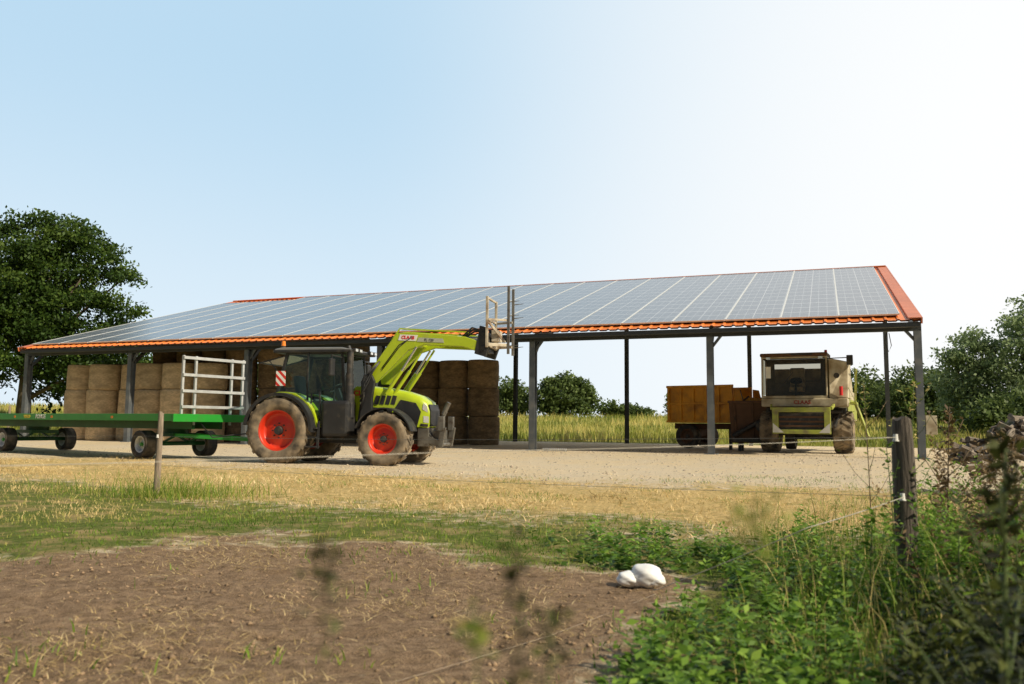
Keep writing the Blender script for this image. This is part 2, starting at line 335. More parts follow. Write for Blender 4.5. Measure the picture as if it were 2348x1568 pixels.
LM_straw=leafmat('straw_blades',[(0,(.27,.18,.06)),(.45,(.70,.51,.22)),(1,(.92,.74,.43))],.2)
LM_field=leafmat('field_blades',[(0,(.12,.17,.03)),(.5,(.33,.34,.07)),(1,(.62,.52,.18))],.35)
LM_weed=leafmat('weed_leaves',[(0,(.035,.08,.010)),(.5,(.13,.25,.03)),(1,(.28,.43,.06))],.38)
LM_dry=leafmat('dry_leaves',[(0,(.05,.032,.018)),(.5,(.16,.10,.048)),(1,(.36,.25,.125))],.25)
LM_dark=leafmat('dark_seed_and_shade_leaves',[(0,(.012,.014,.005)),(.5,(.038,.045,.011)),(1,(.11,.13,.028))],.3)  # near-black tones for seed stalks; on corner weeds they paint in shade
P=scatter(150000,3.2,19,lambda X,Y: zones(X,Y)[1]*(.2+1.5*(fbm(X*1.1,Y*1.1)-.28))*np.where(X>1.2,.6,1))
n=len(P); cl=fbm(P[:,0]*.8+9,P[:,1]*.8); left=smooth(-2.5,-6,P[:,0])*.40+.28*smooth(10,14,P[:,1])
sh=np.clip(rng.random(n)*.50+1.7*(cl-.45)+left+.14,0,1)
h=.02+.055*rng.random(n)**1.5*(.5+cl); tag(blades('pasture_grass',P,h,.005+.006*rng.random(n),.2+.7*rng.random(n),LM_green,sh),'short green and yellowing pasture grass in a band beyond the dirt','grass',kind='stuff')
P=scatter(130000,7,27,lambda X,Y: np.clip(zones(X,Y)[2]**1.3*1.3*(.10+1.7*(fbm(X*.9+3,Y*.9)-.30)),0,1))
n=len(P); h=.03+.12*rng.random(n)**1.6; tag(blades('dry_straw_grass',P,h,.005+.008*rng.random(n),.72+.27*rng.random(n),LM_straw,np.clip(rng.random(n)*.7+1.2*(fbm(P[:,0]*.7,P[:,1]*.7)-.32),0,1)),'flattened dry straw and hay strewn before the gravel yard','straw',kind='stuff')
P=scatter(52000,2.6,9,lambda X,Y: zones(X,Y)[0]*np.clip(2.6*(fbm(X*1.6,Y*1.6)-.30),.09,1)); P[:,2]+=.018
n=len(P); tag(blades('straw_litter',P,.03+.08*rng.random(n),.002+.0026*rng.random(n),.97+.02*rng.random(n),LM_straw,rng.random(n)*.8),'broken straw bits scattered over bare brown dirt','straw litter',kind='stuff')
P=scatter(40000,3,18,lambda X,Y: np.where(fbm(X*1.3+40,Y*1.3)>.58,.9,0)*(1-zones(X,Y)[1])*np.where(zones(X,Y)[0]>.6,.30,1))
n=len(P); tag(blades('grass_tufts',P,.03+.06*rng.random(n),.005+.005*rng.random(n),.3+.6*rng.random(n),LM_green,rng.random(n)*.6+.05),'sparse green grass tufts in dirt and straw','grass tufts',kind='stuff')
n=56000; Y=36+64*rng.random(n)**1.1; X=(rng.random(n)*2-1)*(Y*.68); f_=zones(X,Y)[3]; s_,d_=bsd(X,Y); k=(f_>.5)&((d_>15.3)|(s_>38)|(s_<-3)); X=X[k];Y=Y[k]; n=len(X)
P=np.stack([X,Y,gh(X,Y)-.02],-1); cl=fbm(X*.22,Y*.22)
tag(blades('field_grass',P,(.18+.55*rng.random(n))*(.25+1.4*cl),.03+.04*rng.random(n),.1+.45*rng.random(n),LM_field,np.clip(rng.random(n)*.55+2.6*(cl-.40),0,1)),'tall yellow green meadow grass standing behind the open barn','meadow grass',kind='stuff')
c=np.concatenate([np.stack([-5.06+.3*rng.standard_normal(700),12+.3*rng.standard_normal(700)],-1),np.stack([-4.4+.45*rng.standard_normal(800),12.0+.4*rng.standard_normal(800)],-1),np.stack([-5.9+.6*rng.standard_normal(300),12.2+.3*rng.standard_normal(300)],-1)])
n=len(c); P=np.stack([c[:,0],c[:,1],gh(c[:,0],c[:,1])],-1)
tag(blades('tall_grass_tuft',P,.08+.34*rng.random(n)**2,.005+.005*rng.random(n),.15+.7*rng.random(n),LM_green,np.clip(.1+.7*rng.random(n),0,1)),'taller grass tuft around the foot of the slim wooden post','grass tuft',kind='stuff')
o8=np.array([[1,0,0],[0,1,0],[-1,0,0],[0,-1,0],[0,0,.7],[0,0,-.5]]); t8=np.array([[0,1,4],[1,2,4],[2,3,4],[3,0,4],[1,0,5],[2,1,5],[3,2,5],[0,3,5]])
def pebbles(name,X,Y,sc,m,label,cat):
    n=len(X); V=(np.stack([X,Y,gh(X,Y)],-1)[:,None,:]+o8[None]*sc[:,None,None]*(.6+.8*rng.random((n,6,1)))).reshape(-1,3)
    F=(np.arange(n)[:,None,None]*6+t8[None]).reshape(-1,3); tag(np_mesh(name,V,F,m),label,cat,kind='stuff')
n=9000; Y=13+17*rng.random(n); X=(rng.random(n)*2-1)*Y*.64; zz=zones(X,Y); k=(1-zz[0]-zz[1]-zz[2]-zz[3])>.4
pebbles('gravel_stones',X[k],Y[k],.008+.035*rng.random(k.sum())**3,mat('stone',(.48,.39,.29),.9,var=.5,scale=1.5),'loose stones scattered on the pale gravel yard','stones')
n=12000; Y=2.8+5.5*rng.random(n)**1.2; X=(rng.random(n)*2-1)*Y*.66; k=(zones(X,Y)[0]>.5)&(rng.random(n)<np.clip(2.5*(fbm(X*1.4+7,Y*1.4)-.3),.05,1))
pebbles('dirt_clods',X[k],Y[k],.004+.016*rng.random(k.sum())**3,mat('clod',(.28,.19,.115),.95,var=.5,scale=2.5),'crumbly dirt clods on the bare brown soil','soil')

# ------------------------------------------------------------------ leaves / weeds
def leafset(C,D,ll,w,m,name,parent=None,loc=(0,0,0),shade=None):
    n=len(C); up=np.array([0,0,1.])+.5*rng.standard_normal((n,3)); S=np.cross(D,up); S/=np.linalg.norm(S,axis=1)[:,None]+1e-9
    ll=np.asarray(ll)[:,None]; w=np.asarray(w)[:,None]
    V=np.stack([C,C+D*ll*.45+S*w*.5,C+D*ll-np.array([0,0,.12])*ll,C+D*ll*.45-S*w*.5],1).reshape(-1,3)
    F=np.arange(4*n).reshape(-1,4)
    if shade is None: shade=rng.random(n)
    return np_mesh(name,V,F,m,np.repeat(shade,4),parent,loc)
def weed_arrays(pts,hs,nl,ll,wr=.45,upw=.3):
    C=[];D=[];Ls=[];Sh=[]
    for (x,y),h in zip(pts,hs):
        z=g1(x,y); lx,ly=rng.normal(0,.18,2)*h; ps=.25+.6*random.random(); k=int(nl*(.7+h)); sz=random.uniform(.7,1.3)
        for i in range(k):
            t=(i+.6)/k; a=i*2.4+rng.random()*.8
            C.append((x+lx*t*t,y+ly*t*t,z+h*t)); e=rng.uniform(-.3,.5)+upw*t
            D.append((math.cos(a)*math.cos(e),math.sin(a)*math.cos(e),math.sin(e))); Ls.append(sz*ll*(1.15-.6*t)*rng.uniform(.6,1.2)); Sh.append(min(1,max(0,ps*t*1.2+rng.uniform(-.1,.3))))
    Ls=np.array(Ls); return np.array(C),np.array(D),Ls,Ls*wr,np.array(Sh)
pts=[];hs=[]
while len(pts)<1000:
    y=1.8+6.4*random.random()**1.1; x=random.uniform(.2,y*.66+.3)
    b=float(np.interp(y,[1.8,3.4,4.7,5.6,6.4,8],[.30,.50,1.0,1.45,.45,.25]))
    if x<b+random.gauss(0,.13): continue
    if y>6.3 and random.random()<.25: continue
    if float(vn(x*1.6+3,y*1.6))<.25: continue
    if 4.9<y<6.3 and x<1.45 : continue
    hh=random.uniform(.10,.28)*(1+.4*max(0,(x-1.4)))*(1.0 if y<6 else .8)
    pts.append((x,y)); hs.append(min(hh,.5))
C,D,Ls,W,Sh=weed_arrays(pts,hs,18,.085)
tag(leafset(C,D,Ls,W,LM_weed,'weed_cover',shade=Sh),'low leafy green weeds and nettles covering the near right corner','weeds',kind='stuff')
def thicket(name,label,n,fx,hf,nl,ll,wr,m):
    pts=[];hs=[]
    while len(pts)<n:
        x,y=fx(); pts.append((x,y)); hs.append(hf(x,y))
    C,D,Ls,W,Sh=weed_arrays(pts,hs,nl,ll,wr,.6); o=leafset(C,D,Ls,W,m,name,shade=Sh)
    tag(o,label,'weeds',kind='stuff')
def r1():
    y=random.uniform(4.3,7.2); return (random.uniform(.49*y,.70*y),y)
thicket('weed_thicket','tangled green weeds at the right edge beyond the thick post',70,r1,lambda x,y: random.uniform(.35,.86),34,.08,.35,LM_weed)
thicket('dry_thicket','dead brown stalks and leaves tangled at the right edge',100,r1,lambda x,y: random.uniform(.5,1.04),36,.065,.4,LM_dry)
def r2():
    y=random.uniform(1.5,3.5); return (random.uniform(.46*y,.70*y),y)
thicket('shade_thicket','dark leafy undergrowth filling the bottom right corner',150,r2,lambda x,y: random.uniform(.3,.34+.45*max(0,x/y-.1)),34,.08,.34,LM_dark)  # leaf colour darkened to stand for the shade in this corner
def r3():
    a=random.random()*6.28; return (2.34+.36*math.cos(a)*random.random(),4.62+.3*math.sin(a)*random.random())
thicket('post_foot_weeds','weeds growing up around the foot of the thick fence post',44,r3,lambda x,y: random.uniform(.40,.76),34,.065,.36,LM_weed)
n=9000; Y=2+6*rng.random(n); X=.5+rng.random(n)*(Y*.66); b=np.interp(Y,[2,3.4,4.7,5.8,7],[.45,.6,1.1,1.5,1.9]); k=(X>b+.15)&(rng.random(n)<np.clip(.1+.6*(X-b),0,1)); X=X[k];Y=Y[k]; n=len(X)
P=np.stack([X,Y,gh(X,Y)],-1); tag(blades('tall_mixed_grass',P,.12+.55*rng.random(n)**2*np.clip((X-.6)/1.5,.3,1.1),.003+.004*rng.random(n),.1+.6*rng.random(n),LM_green,np.clip(.05+.95*rng.random(n)**1.1,0,1)),'tall mixed grass among the weeds around the thick fence post','grass',kind='stuff')

def weed(name,label,x,y,h,nl,ll,m,sm,r=.004,wr=.4,tilt=(0,0),head=0,cat='weed',branch=0,group=None,hs=.012,hl=.18,top=None):
    z=g1(x,y); root=empty(name,label,cat,(x,y,z),0,group)
    if top: h=top-z
    pt=lambda t:(tilt[0]*t*t*h,tilt[1]*t*t*h,h*t)
    mb=MB(); mb.tube([pt(t/6) for t in range(7)],r,6,0,r*.4)
    C=[];D=[];Ls=[]
    for bi in range(branch):
        t0=.35+.55*bi/max(1,branch); a=bi*2.3+rng.random(); bl=h*.28*(1.1-t0*.6); p0=Vector(pt(t0)); p1=p0+Vector((math.cos(a)*bl*.6,math.sin(a)*bl*.6,bl*.8)); mb.tube([p0,(p0+p1)/2+Vector((0,0,-.02*h)),p1],r*.5,5,0,r*.3)
        for q in range(7):
            t=q/6; c=p0.lerp(p1,t); aa=q*2.4+bi; e=rng.uniform(-.2,.8); C.append(tuple(c)); D.append((math.cos(aa)*math.cos(e),math.sin(aa)*math.cos(e),math.sin(e))); Ls.append(ll*rng.uniform(.35,.7))
    for i in range(nl):
        t=.08+.9*(i+.5)/nl; a=i*2.4+rng.random()*.6; e=rng.uniform(-.3,.6)
        C.append(pt(t)); D.append((math.cos(a)*math.cos(e),math.sin(a)*math.cos(e),math.sin(e))); Ls.append(ll*(1.2-.7*t)*rng.uniform(.6,1.2))
    for i in range(head):
        t=1.0-hl*rng.random(); c=np.array(pt(t))+rng.normal(0,hs,3); e=rng.uniform(-.4,1.2); a=rng.random()*6.28
        C.append(tuple(c)); D.append((math.cos(a)*math.cos(e),math.sin(a)*math.cos(e),math.sin(e))); Ls.append(ll*rng.uniform(.4,.8))
    mb.build('stem',sm,root); C=np.array(C);D=np.array(D);Ls=np.array(Ls)
    leafset(C,D,Ls,Ls*wr,m,'leaves',root); return root
weed('weed_stalk','blurred thin weed stalk in the foreground below the rear tractor wheel',-.172,.72,.93,64,.024,LM_dark,M['drystem'],.0026,.45,(.02,0),50,hs=.006,hl=.07,top=.942)
weed('weed_stalk','blurred dark weed stalk with seed head at the foreground centre',.006,.70,.945,110,.026,LM_dark,M['drystem'],.0034,.45,(.0,0),90,hs=.007,hl=.2,top=.95)
weed('weed_stalk','short blurred green weed just left of the central foreground stalk',-.026,.69,.89,8,.018,LM_green,M['stem'],.0016,.6,(.0,.0),36,hs=.006,hl=.03,top=.90)
weed('weed_stalk','blurred weed tip low beside the central foreground stalk, on its right',.034,.71,.885,20,.02,LM_dark,M['stem'],.0018,.6,(.0,.0),36,hs=.006,hl=.05,top=.90)
weed('weed_stalk','blurred yellow green seed head of a near weed before the straw band, right of centre',.20,.72,1.0,3,.018,LM_green,M['drystem'],.0009,.5,(.01,.0),90,hs=.010,hl=.03,top=.985)
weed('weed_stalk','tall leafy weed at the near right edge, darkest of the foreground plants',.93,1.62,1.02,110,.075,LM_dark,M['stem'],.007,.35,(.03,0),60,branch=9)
weed('weed_stalk','upright green weed left of the thick fence post',1.95,4.6,.62,26,.10,LM_weed,M['stem'],.005,.35,(.06,0),18,branch=5)
weed('weed_stalk','slim green weed with spiky leaves below the thick fence post',2.06,3.9,.60,36,.13,LM_weed,M['stem'],.006,.22,(.03,0),10)
weed('weed_stalk','spiky bright green weed at the right edge beneath the log pile',2.15,3.6,.68,44,.15,LM_weed,M['stem'],.006,.2,(.02,0),10)
weed('dry_weed','tall brown dried weed just right of the thick fence post',2.75,5.3,1.18,50,.08,LM_dry,M['drystem'],.007,.45,(.04,0),50,branch=10)
weed('dry_weed','leaning brown dried weed in front of the log pile',3.0,5.2,1.0,44,.08,LM_dry,M['drystem'],.006,.45,(.15,0),40,branch=9)
weed('dry_weed','dried weed with drooping brown leaves farthest right beside the log pile',3.35,5.5,1.0,44,.08,LM_dry,M['drystem'],.006,.45,(-.1,0),40,branch=9)
weed('climbing_weed','green climbing weed on the left side of the thick fence post',2.33,5.10,1.0,24,.075,LM_weed,M['stem'],.005,.6,(-.04,0),10,branch=3)
weed('tall_weed','tall pale green weed with feathery top before the grey shed post at right',3.15,6.6,1.42,40,.08,LM_green,M['stem'],.006,.35,(.04,0),50,branch=9)
weed('tall_weed','tall weed with feathery top left of the thick fence post',2.66,6.2,1.38,30,.06,LM_green,M['drystem'],.005,.3,(-.02,0),50,branch=7)
weed('weed_stalk','broad leafy weed low in the bottom right corner',1.30,2.25,.66,40,.10,LM_dark,M['stem'],.006,.4,(-.05,0),16,branch=6)
weed('weed_stalk','leafy weed rising beside the bottom right dark weed',1.62,2.5,.86,54,.09,LM_dark,M['stem'],.006,.35,(.06,0),26,branch=7)

# ------------------------------------------------------------------ trees
def tree(name,label,x,y,lobes,n_cl,per,ls,sig,m,trunk=None,group=None,cat='tree',base=None,limbs=None):
    z=g1(x,y) if base is None else base
    root=empty(name,label,cat,(x,y,z),0,group)
    mb=MB(); top=max(l[2] for l in lobes)
    tr=trunk or .25
    zt=top*.75
    mb.tube([(0,0,-.2),(.1*tr,0,zt*.3),(-.2*tr,.1,zt*.65),(0,0,zt)],tr,9,0,tr*.3)
    for l in (lobes if limbs is None else lobes[:limbs]):
        a=Vector((0,0,min(zt*.8,max(.4,l[2]*.45)))); b=Vector((l[0],l[1],l[2])); mb.tube([a,a.lerp(b,.5)+Vector((0,0,.1*l[3])),b],tr*.35,6,0,tr*.08)
    mb.build('trunk',M['bark'],root)
    vol=np.array([l[3]*l[4]+l[3]*l[5] for l in lobes]); pr=vol/vol.sum()
    idx=rng.choice(len(lobes),n_cl,p=pr); Lb=np.array(lobes)[idx]
    u=rng.standard_normal((n_cl,3)); u/=np.linalg.norm(u,axis=1)[:,None]; rad=.3+.78*rng.random(n_cl)**.65
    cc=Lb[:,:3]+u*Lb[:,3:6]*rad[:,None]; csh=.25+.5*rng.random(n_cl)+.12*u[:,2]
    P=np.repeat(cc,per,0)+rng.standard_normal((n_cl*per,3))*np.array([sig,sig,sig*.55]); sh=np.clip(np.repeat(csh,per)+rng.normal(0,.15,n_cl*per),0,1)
    P=P[(k:=P[:,2]>.1)]; sh=sh[k]; n=len(P)
    a=rng.standard_normal((n,3)); a/=np.linalg.norm(a,axis=1)[:,None]; b=np.cross(a,rng.standard_normal((n,3))); b/=np.linalg.norm(b,axis=1)[:,None]
    s=(ls*(.6+.8*rng.random(n)))[:,None]
    V=np.stack([P-a*s,P+b*s*.55,P+a*s,P-b*s*.55],1).reshape(-1,3)
    np_mesh('crown',V,np.arange(4*n).reshape(-1,4),m,np.repeat(sh,4),root)
    return root
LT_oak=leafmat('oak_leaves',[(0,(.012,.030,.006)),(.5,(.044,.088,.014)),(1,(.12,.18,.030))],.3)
LT_far=leafmat('far_tree_leaves',[(0,(.04,.07,.022)),(.5,(.095,.14,.042)),(1,(.18,.24,.075))],.3)
LT_haze=leafmat('hazy_tree_leaves',[(0,(.13,.19,.085)),(.5,(.25,.33,.16)),(1,(.40,.48,.26))],.45)  # aerial haze painted into the leaf colours
zo=g1(-35.2,60)
big=[(0,0,11.8-zo,4.0,4,3.4),(-1,0,6.6-zo,5.2,5,3.0),(-4.5,0,10.5-zo,4,4,4.2),(4.0,0,8.4-zo,2.6,3,2.4),(2.0,0,12.2-zo,2.4,2.6,2.2),(5.0,0,4.8-zo,2.4,3,1.8),(0,-1,9.5-zo,3.6,3.4,3.2)]
sub=[(.2,0,16.0),(1.6,-.5,15.4),(-1.6,.5,15.3),(3.4,0,14.8),(4.7,0,13.4),(2.6,-1,13.9),(5.6,0,12.2),(4.2,-1,11.4),(6.6,0,11.4),(7.0,0,9.2),(5.6,-1,9.6),(7.8,0,7.6),(8.2,0,6.6),(6.4,-1,6.9),(7.2,0,5.2),(6.2,-.5,3.8),(3.5,-2,5.5),(-3.2,0,14.6),(-5.4,0,14.0),(-7.4,0,12.2),(1,-3,10.8),(-2,-3,8.4),(2.6,-3,7.6),(0,-3.4,5.2),(-4,-3,6),(3.0,-2.4,9.4),(1.2,-2.5,13)]
small=[(x,y,z-zo,random.uniform(.9,1.5),random.uniform(1,1.6),random.uniform(.6,.95)) for x,y,z in sub]
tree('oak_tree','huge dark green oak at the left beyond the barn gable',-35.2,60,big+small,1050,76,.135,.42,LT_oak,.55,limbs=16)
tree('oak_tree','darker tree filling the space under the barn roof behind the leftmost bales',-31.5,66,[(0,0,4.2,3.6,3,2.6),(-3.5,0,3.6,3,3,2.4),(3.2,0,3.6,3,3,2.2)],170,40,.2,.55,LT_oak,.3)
tree('broadleaf_tree','pale green tree at the right edge, tallest behind the log pile',34.2,55,[(0,0,5.8,2.2,2.4,2.5),(-1.6,0,4.2,1.9,2.0,1.9),(1.4,0,4,2.4,2.4,2.2),(.8,0,8.2,1.3,1.4,1.3),(-.6,0,7.3,.9,1,.7),(2.0,0,7.2,1,1,.9),(-2.4,0,5.9,.8,.9,.6),(-1.4,-.5,2.6,1.5,1.5,1),(.5,-.5,1.8,2,1.6,1.2)],330,46,.125,.36,LT_haze,.22)
tree('broadleaf_tree','pale tree left of the tallest right hand tree, touching the barn corner',30.9,56,[(0,0,4.6,1.3,1.5,1.7),(-.6,0,3.2,1.5,1.6,1.6),(.9,0,3,1.6,1.7,1.7),(.3,0,6.5,.8,.9,.7),(-1.1,0,5.1,.7,.8,.5),(1.2,0,5.4,.8,.8,.6),(.4,-.4,1.6,1.6,1.4,1.2)],210,46,.125,.34,LT_haze,.2)
tree('bush','dark rounded bush under the pale trees at the right',31.5,50,[(0,0,1.6,2.4,1.8,1.3),(2.6,0,1.9,2.2,1.6,1.5),(-2.2,0,1.3,1.8,1.5,1.1)],150,40,.15,.4,LT_far,.14,cat='bush')
for lab,px_,Y,w,hh in [('small tree behind the combine, directly right of its cab',1965,74,3.6,4.8),('dark tree between the combine and the right hand shed post',2030,76,4.2,4.4),('tree seen right of the grey corner post at the shed gable',2095,70,3.8,4.7),('tree farthest right in the row behind the combine',2150,68,3.8,4.3)]:
    tree('broadleaf_tree',lab,(px_-1174)*Y/1900,Y,[(0,0,hh*.64,w*.55,w*.5,hh*.36),(w*.4,0,hh*.36,w*.5,w*.45,hh*.33),(-w*.4,0,hh*.38,w*.5,w*.45,hh*.32),(0,-.6,hh*.18,w*.7,w*.4,hh*.18)],150,36,.16,.42,LT_far,.18)
def px(p,Y): return (p-1174)*Y/1900
tree('broadleaf_tree','rounded tree in the meadow between the middle shed posts',px(1292,95),95,[(0,0,2.8,2.4,2.4,1.9),(1.9,0,2.1,1.8,1.8,1.6),(-1.8,0,2.2,1.7,1.8,1.6),(.5,0,4.1,1.3,1.4,.9),(-1.2,0,3.9,.9,1,.6),(2.2,0,3.6,.8,.9,.6),(0,-.8,1.0,2.8,1.4,.9)],260,40,.2,.40,LT_far,.22)
tree('broadleaf_tree','smaller tree touching the bale stack, left of the rounded meadow tree',px(1172,97),97,[(0,0,3,1.5,1.5,1.7),(-1.0,0,2,1.3,1.3,1.4),(1,0,2,1.3,1.3,1.5),(.3,-.6,.9,1.8,1,.8)],140,38,.19,.4,LT_far,.2)
tree('bush','low bush in the meadow right of the rounded tree',px(1400,98),98,[(0,0,1.1,1.4,1,.9),(1.2,0,.9,1.2,1,.7)],70,34,.17,.3,LT_far,.1,cat='bush')
tree('bush','low bush farther right beside the dark rear post',px(1455,98),98,[(0,0,.9,1.5,1,.7),(1.2,0,.6,1.0,.8,.5)],60,34,.17,.3,LT_far,.1,cat='bush')
tree('bush','small bush showing left of the ochre tipping trailer',px(1545,92),92,[(0,0,1.6,.9,1,1.3),(1.5,0,1.4,1.2,1,1.2)],70,34,.17,.35,LT_far,.12,cat='bush')
tree('broadleaf_tree','tree glimpsed behind the tractor cab through the barn',px(650,88),88,[(0,0,6.4,3.2,3,2.2),(0,0,3.2,3.6,3,2.8)],150,36,.22,.5,LT_far,.25)
tree('shade_caster_bush','leafy bush out of view, added to shade the near right undergrowth',3.75,.55,[(0,0,1.4,.9,.9,1.0),(.7,.9,1.7,.9,.9,1.0),(-.2,.9,1.2,.6,.7,.6),(.7,-.5,1.7,.8,.8,1.0),(1.3,1.9,1.7,.9,.9,1.0)],240,42,.07,.18,LT_oak,.05,cat='bush')  # shadow caster outside the frame, added to darken the bottom right corner

# ------------------------------------------------------------------ barn
brot=math.atan2(BA[1],BA[0])
barn=empty('solar_barn','long open sided steel barn with orange roof covered in solar panels','barn',(BC[0],BC[1],FLOOR),brot)
TS=.290; RZ=lambda d:4.15+TS*d
SR,SL=-.06,35.95; DF,DR=-.5,13.6
def Bq(s,d,z): return (s,-d,z)
def corr(off,d0,d1,zf,s0=SR,s1=SL,hr=.032):
    per=.3333; prof=[(0,0),(.2,0),(.235,hr),(.285,hr),(.32,0)]; V=[];pts=[]
    n=int((s1-s0)/per)
    for i in range(n):
        for a,b in prof: pts.append((s0+i*per+a,b))
    pts.append((s1,0))
    for s,b in pts: V.append(Bq(s,d0,zf(d0)+b+off)); V.append(Bq(s,d1,zf(d1)+b+off))
    return V,[(2*i,2*i+1,2*i+3,2*i+2) for i in range(len(pts)-1)]
mb=MB(); v,f=corr(0,DF,DR,RZ); mb.add(v,f)
zr=lambda d: RZ(DR)-.35*(d-DR)
v,f=corr(0,DR,15.4,zr); mb.add(v,f)
mb.build('roof',M['orange'],barn,recalc=False)
mb=MB(); v,f=corr(-.05,DF+.02,DR,RZ); mb.add(v,f); v,f=corr(-.05,DR,15.35,zr); mb.add(v,f)
mb.build('roof_underside',M['soffit'],barn,recalc=False)
mb=MB(); mb.beam(Bq(SR,DR,RZ(DR)+.06),Bq(SL,DR,RZ(DR)+.06),.4,.04); mb.build('ridge_cap',M['orange'],barn)
for s_ in (SR-.02,SL+.02):
    mb=MB(); mb.beam(Bq(s_,DF-.02,RZ(DF)-.03),Bq(s_,DR+.05,RZ(DR)+.0),.04,.18); q=(.17 if s_<3 else -.17); mb.beam(Bq(s_+q,DF,RZ(DF)+.055),Bq(s_+q,DR,RZ(DR)+.055),.36,.03); mb.build('verge_trim',M['verge'],barn)
mb=MB(); mb.bb(SR,SL,.28,.44,RZ(DF)-.20,RZ(DF)-.055); mb.build('gutter',M['gutter'],barn,bevel=.02)
mb=MB(); mb.bb(-.1,36.0,-.06,.06,RZ(0)-.42,RZ(0)-.16); mb.build('eave_beam',M['gutter'],barn)
for d in np.arange(1.2,13.5,1.5):
    mb=MB(); mb.beam(Bq(SR+.05,d,RZ(d)-.14),Bq(SL-.05,d,RZ(d)-.14),.06,.16); mb.build('purlin',M['postgrey'],barn)
DBK=14.3
for i in range(7):
    s=6.0*i
    def ibeam(mb,a,b,w,h,t=.02):
        A=Vector(a);B=Vector(b)
        mb.bb(A.x-w/2,A.x+w/2,A.y-h/2,A.y-h/2+t,A.z,B.z); mb.bb(A.x-w/2,A.x+w/2,A.y+h/2-t,A.y+h/2,A.z,B.z); mb.bb(A.x-t/2,A.x+t/2,A.y-h/2+t,A.y+h/2-t,A.z,B.z)
    mb=MB(); ibeam(mb,Bq(s,.08,-.05),Bq(s,.08,RZ(0)-.2),.2,.28); mb.bb(s-.2,s+.2,-.28,.12,-.05,.03); p_=mb.build('front_post',M['postgrey'],barn)
    mb=MB(); ibeam(mb,Bq(s,DBK,-.05),Bq(s,DBK,zr(DBK)-.2),.18,.24); mb.build('rear_post',M['gutter'],barn)
    mb=MB(); mb.beam(Bq(s,.1,RZ(.1)-.36),Bq(s,DR,RZ(DR)-.36),.14,.28); mb.beam(Bq(s,DR,RZ(DR)-.36),Bq(s,DBK+.6,zr(DBK+.6)-.36),.14,.28); mb.beam(Bq(s,.2,RZ(0)-.85),Bq(s,.9,RZ(.9)-.42),.1,.12); mb.build('rafter',M['gutter'],barn)
    mb=MB()
    if i>0: mb.beam(Bq(s-.06,.08,RZ(0)-.75),Bq(s-.38,.02,RZ(0)-.36),.06,.08)
    else: mb.beam(Bq(s+.06,.08,RZ(0)-.70),Bq(s+.35,.02,RZ(0)-.36),.06,.08)
    mb.build('knee_brace',M['postgrey'],barn)
NC=21; cw=1.68; sl=math.atan(TS); co=math.cos(sl)
for i in range(NC):
    s0=.46+i*cw; d0=-.02; d1=13.25 if i<18 else 12.3
    Lp=(d1-d0)/co
    mb=MB(); mb.bb(.03,cw-.03,0,Lp,0,.04)
    strip=mb.build('solar_panel',M['pv'],barn)
    X=Vector((1,0,0)); Yv=Vector((0,-co,math.sin(sl))); Zv=X.cross(Yv)
    if Zv.z<0: X=-X; Zv=X.cross(Yv)
    orig=Vector(Bq(s0 if X.x>0 else s0+cw,d0,RZ(d0)+.075))
    strip.matrix_local=Matrix(((X.x,Yv.x,Zv.x,orig.x),(X.y,Yv.y,Zv.y,orig.y),(X.z,Yv.z,Zv.z,orig.z),(0,0,0,1)))
    mb=MB(); mb.bb(0,.028,0,Lp,-.0,.05); mb.bb(cw-.028,cw,0,Lp,0,.05); mb.bb(.03,cw-.03,-.04,-.003,0,.05); mb.bb(.03,cw-.03,Lp+.003,Lp+.04,0,.05)
    mb.build('panel_rail',M['pvframe'],strip)
mb=MB(); mb.bb(-.42,-.12,-.35,-.0,.7,1.25); mb.build('electrical_box',M['cream'],barn,bevel=.01)
mb=MB(); mb.tube([Bq(.75,2.0,4.3),Bq(.70,2.0,3.95),Bq(.78,2.0,3.6),Bq(.66,2.0,3.3),Bq(.58,2.0,3.5),Bq(.64,2.0,3.9)],.013,6); mb.build('hanging_cable',M['black'],barn)

# ------------------------------------------------------------------ bales
prof=[];hB=1.22
for t,r in [(0,0),(0,.48),(.008,.62),(.045,.652),(.2,.663),(.45,.667),(.6,.662),(.8,.667),(1.0,.662),(1.175,.652),(1.212,.62),(1.22,.48),(1.225,0)]: prof.append((t,r))
bmesh_=[[],[]]
for k in range(5):
    mb=MB(); mb.lathe(prof,30,0,True,'z')
    vv=[]
    for x,y,z in mb.v:
        r=math.hypot(x,y); a=math.atan2(y,x); q=1+.02*math.sin(3*a+k)+.012*math.sin(7*a+2*k+z*4)+random.uniform(-.009,.009); vv.append((x*q,y*q,z+ (random.uniform(-.012,.012) if .05<z<1.2 else 0)))
    mb.v=vv; o=mb.build('round_bale',M['bale']); bmesh_[0].append(o.data)
    m2=o.data.copy(); m2.materials.clear(); m2.materials.append(M['baleshaded']); bmesh_[1].append(m2); bpy.data.objects.remove(o)
def bw(s,d): return (BC[0]+BA[0]*s+BD[0]*d, BC[1]+BA[1]*s+BD[1]*d)
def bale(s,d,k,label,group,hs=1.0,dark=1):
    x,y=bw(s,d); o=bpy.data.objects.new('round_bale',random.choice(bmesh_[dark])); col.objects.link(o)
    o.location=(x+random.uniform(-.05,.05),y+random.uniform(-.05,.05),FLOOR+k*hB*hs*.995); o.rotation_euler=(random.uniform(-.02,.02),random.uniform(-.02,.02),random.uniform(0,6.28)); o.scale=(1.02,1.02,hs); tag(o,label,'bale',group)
ORD=['first','second','third','fourth','fifth','sixth','seventh','eighth','ninth','tenth','eleventh']
LAY3=['bottom','middle','top']; LAY4=['bottom','second layer','third layer','top layer']
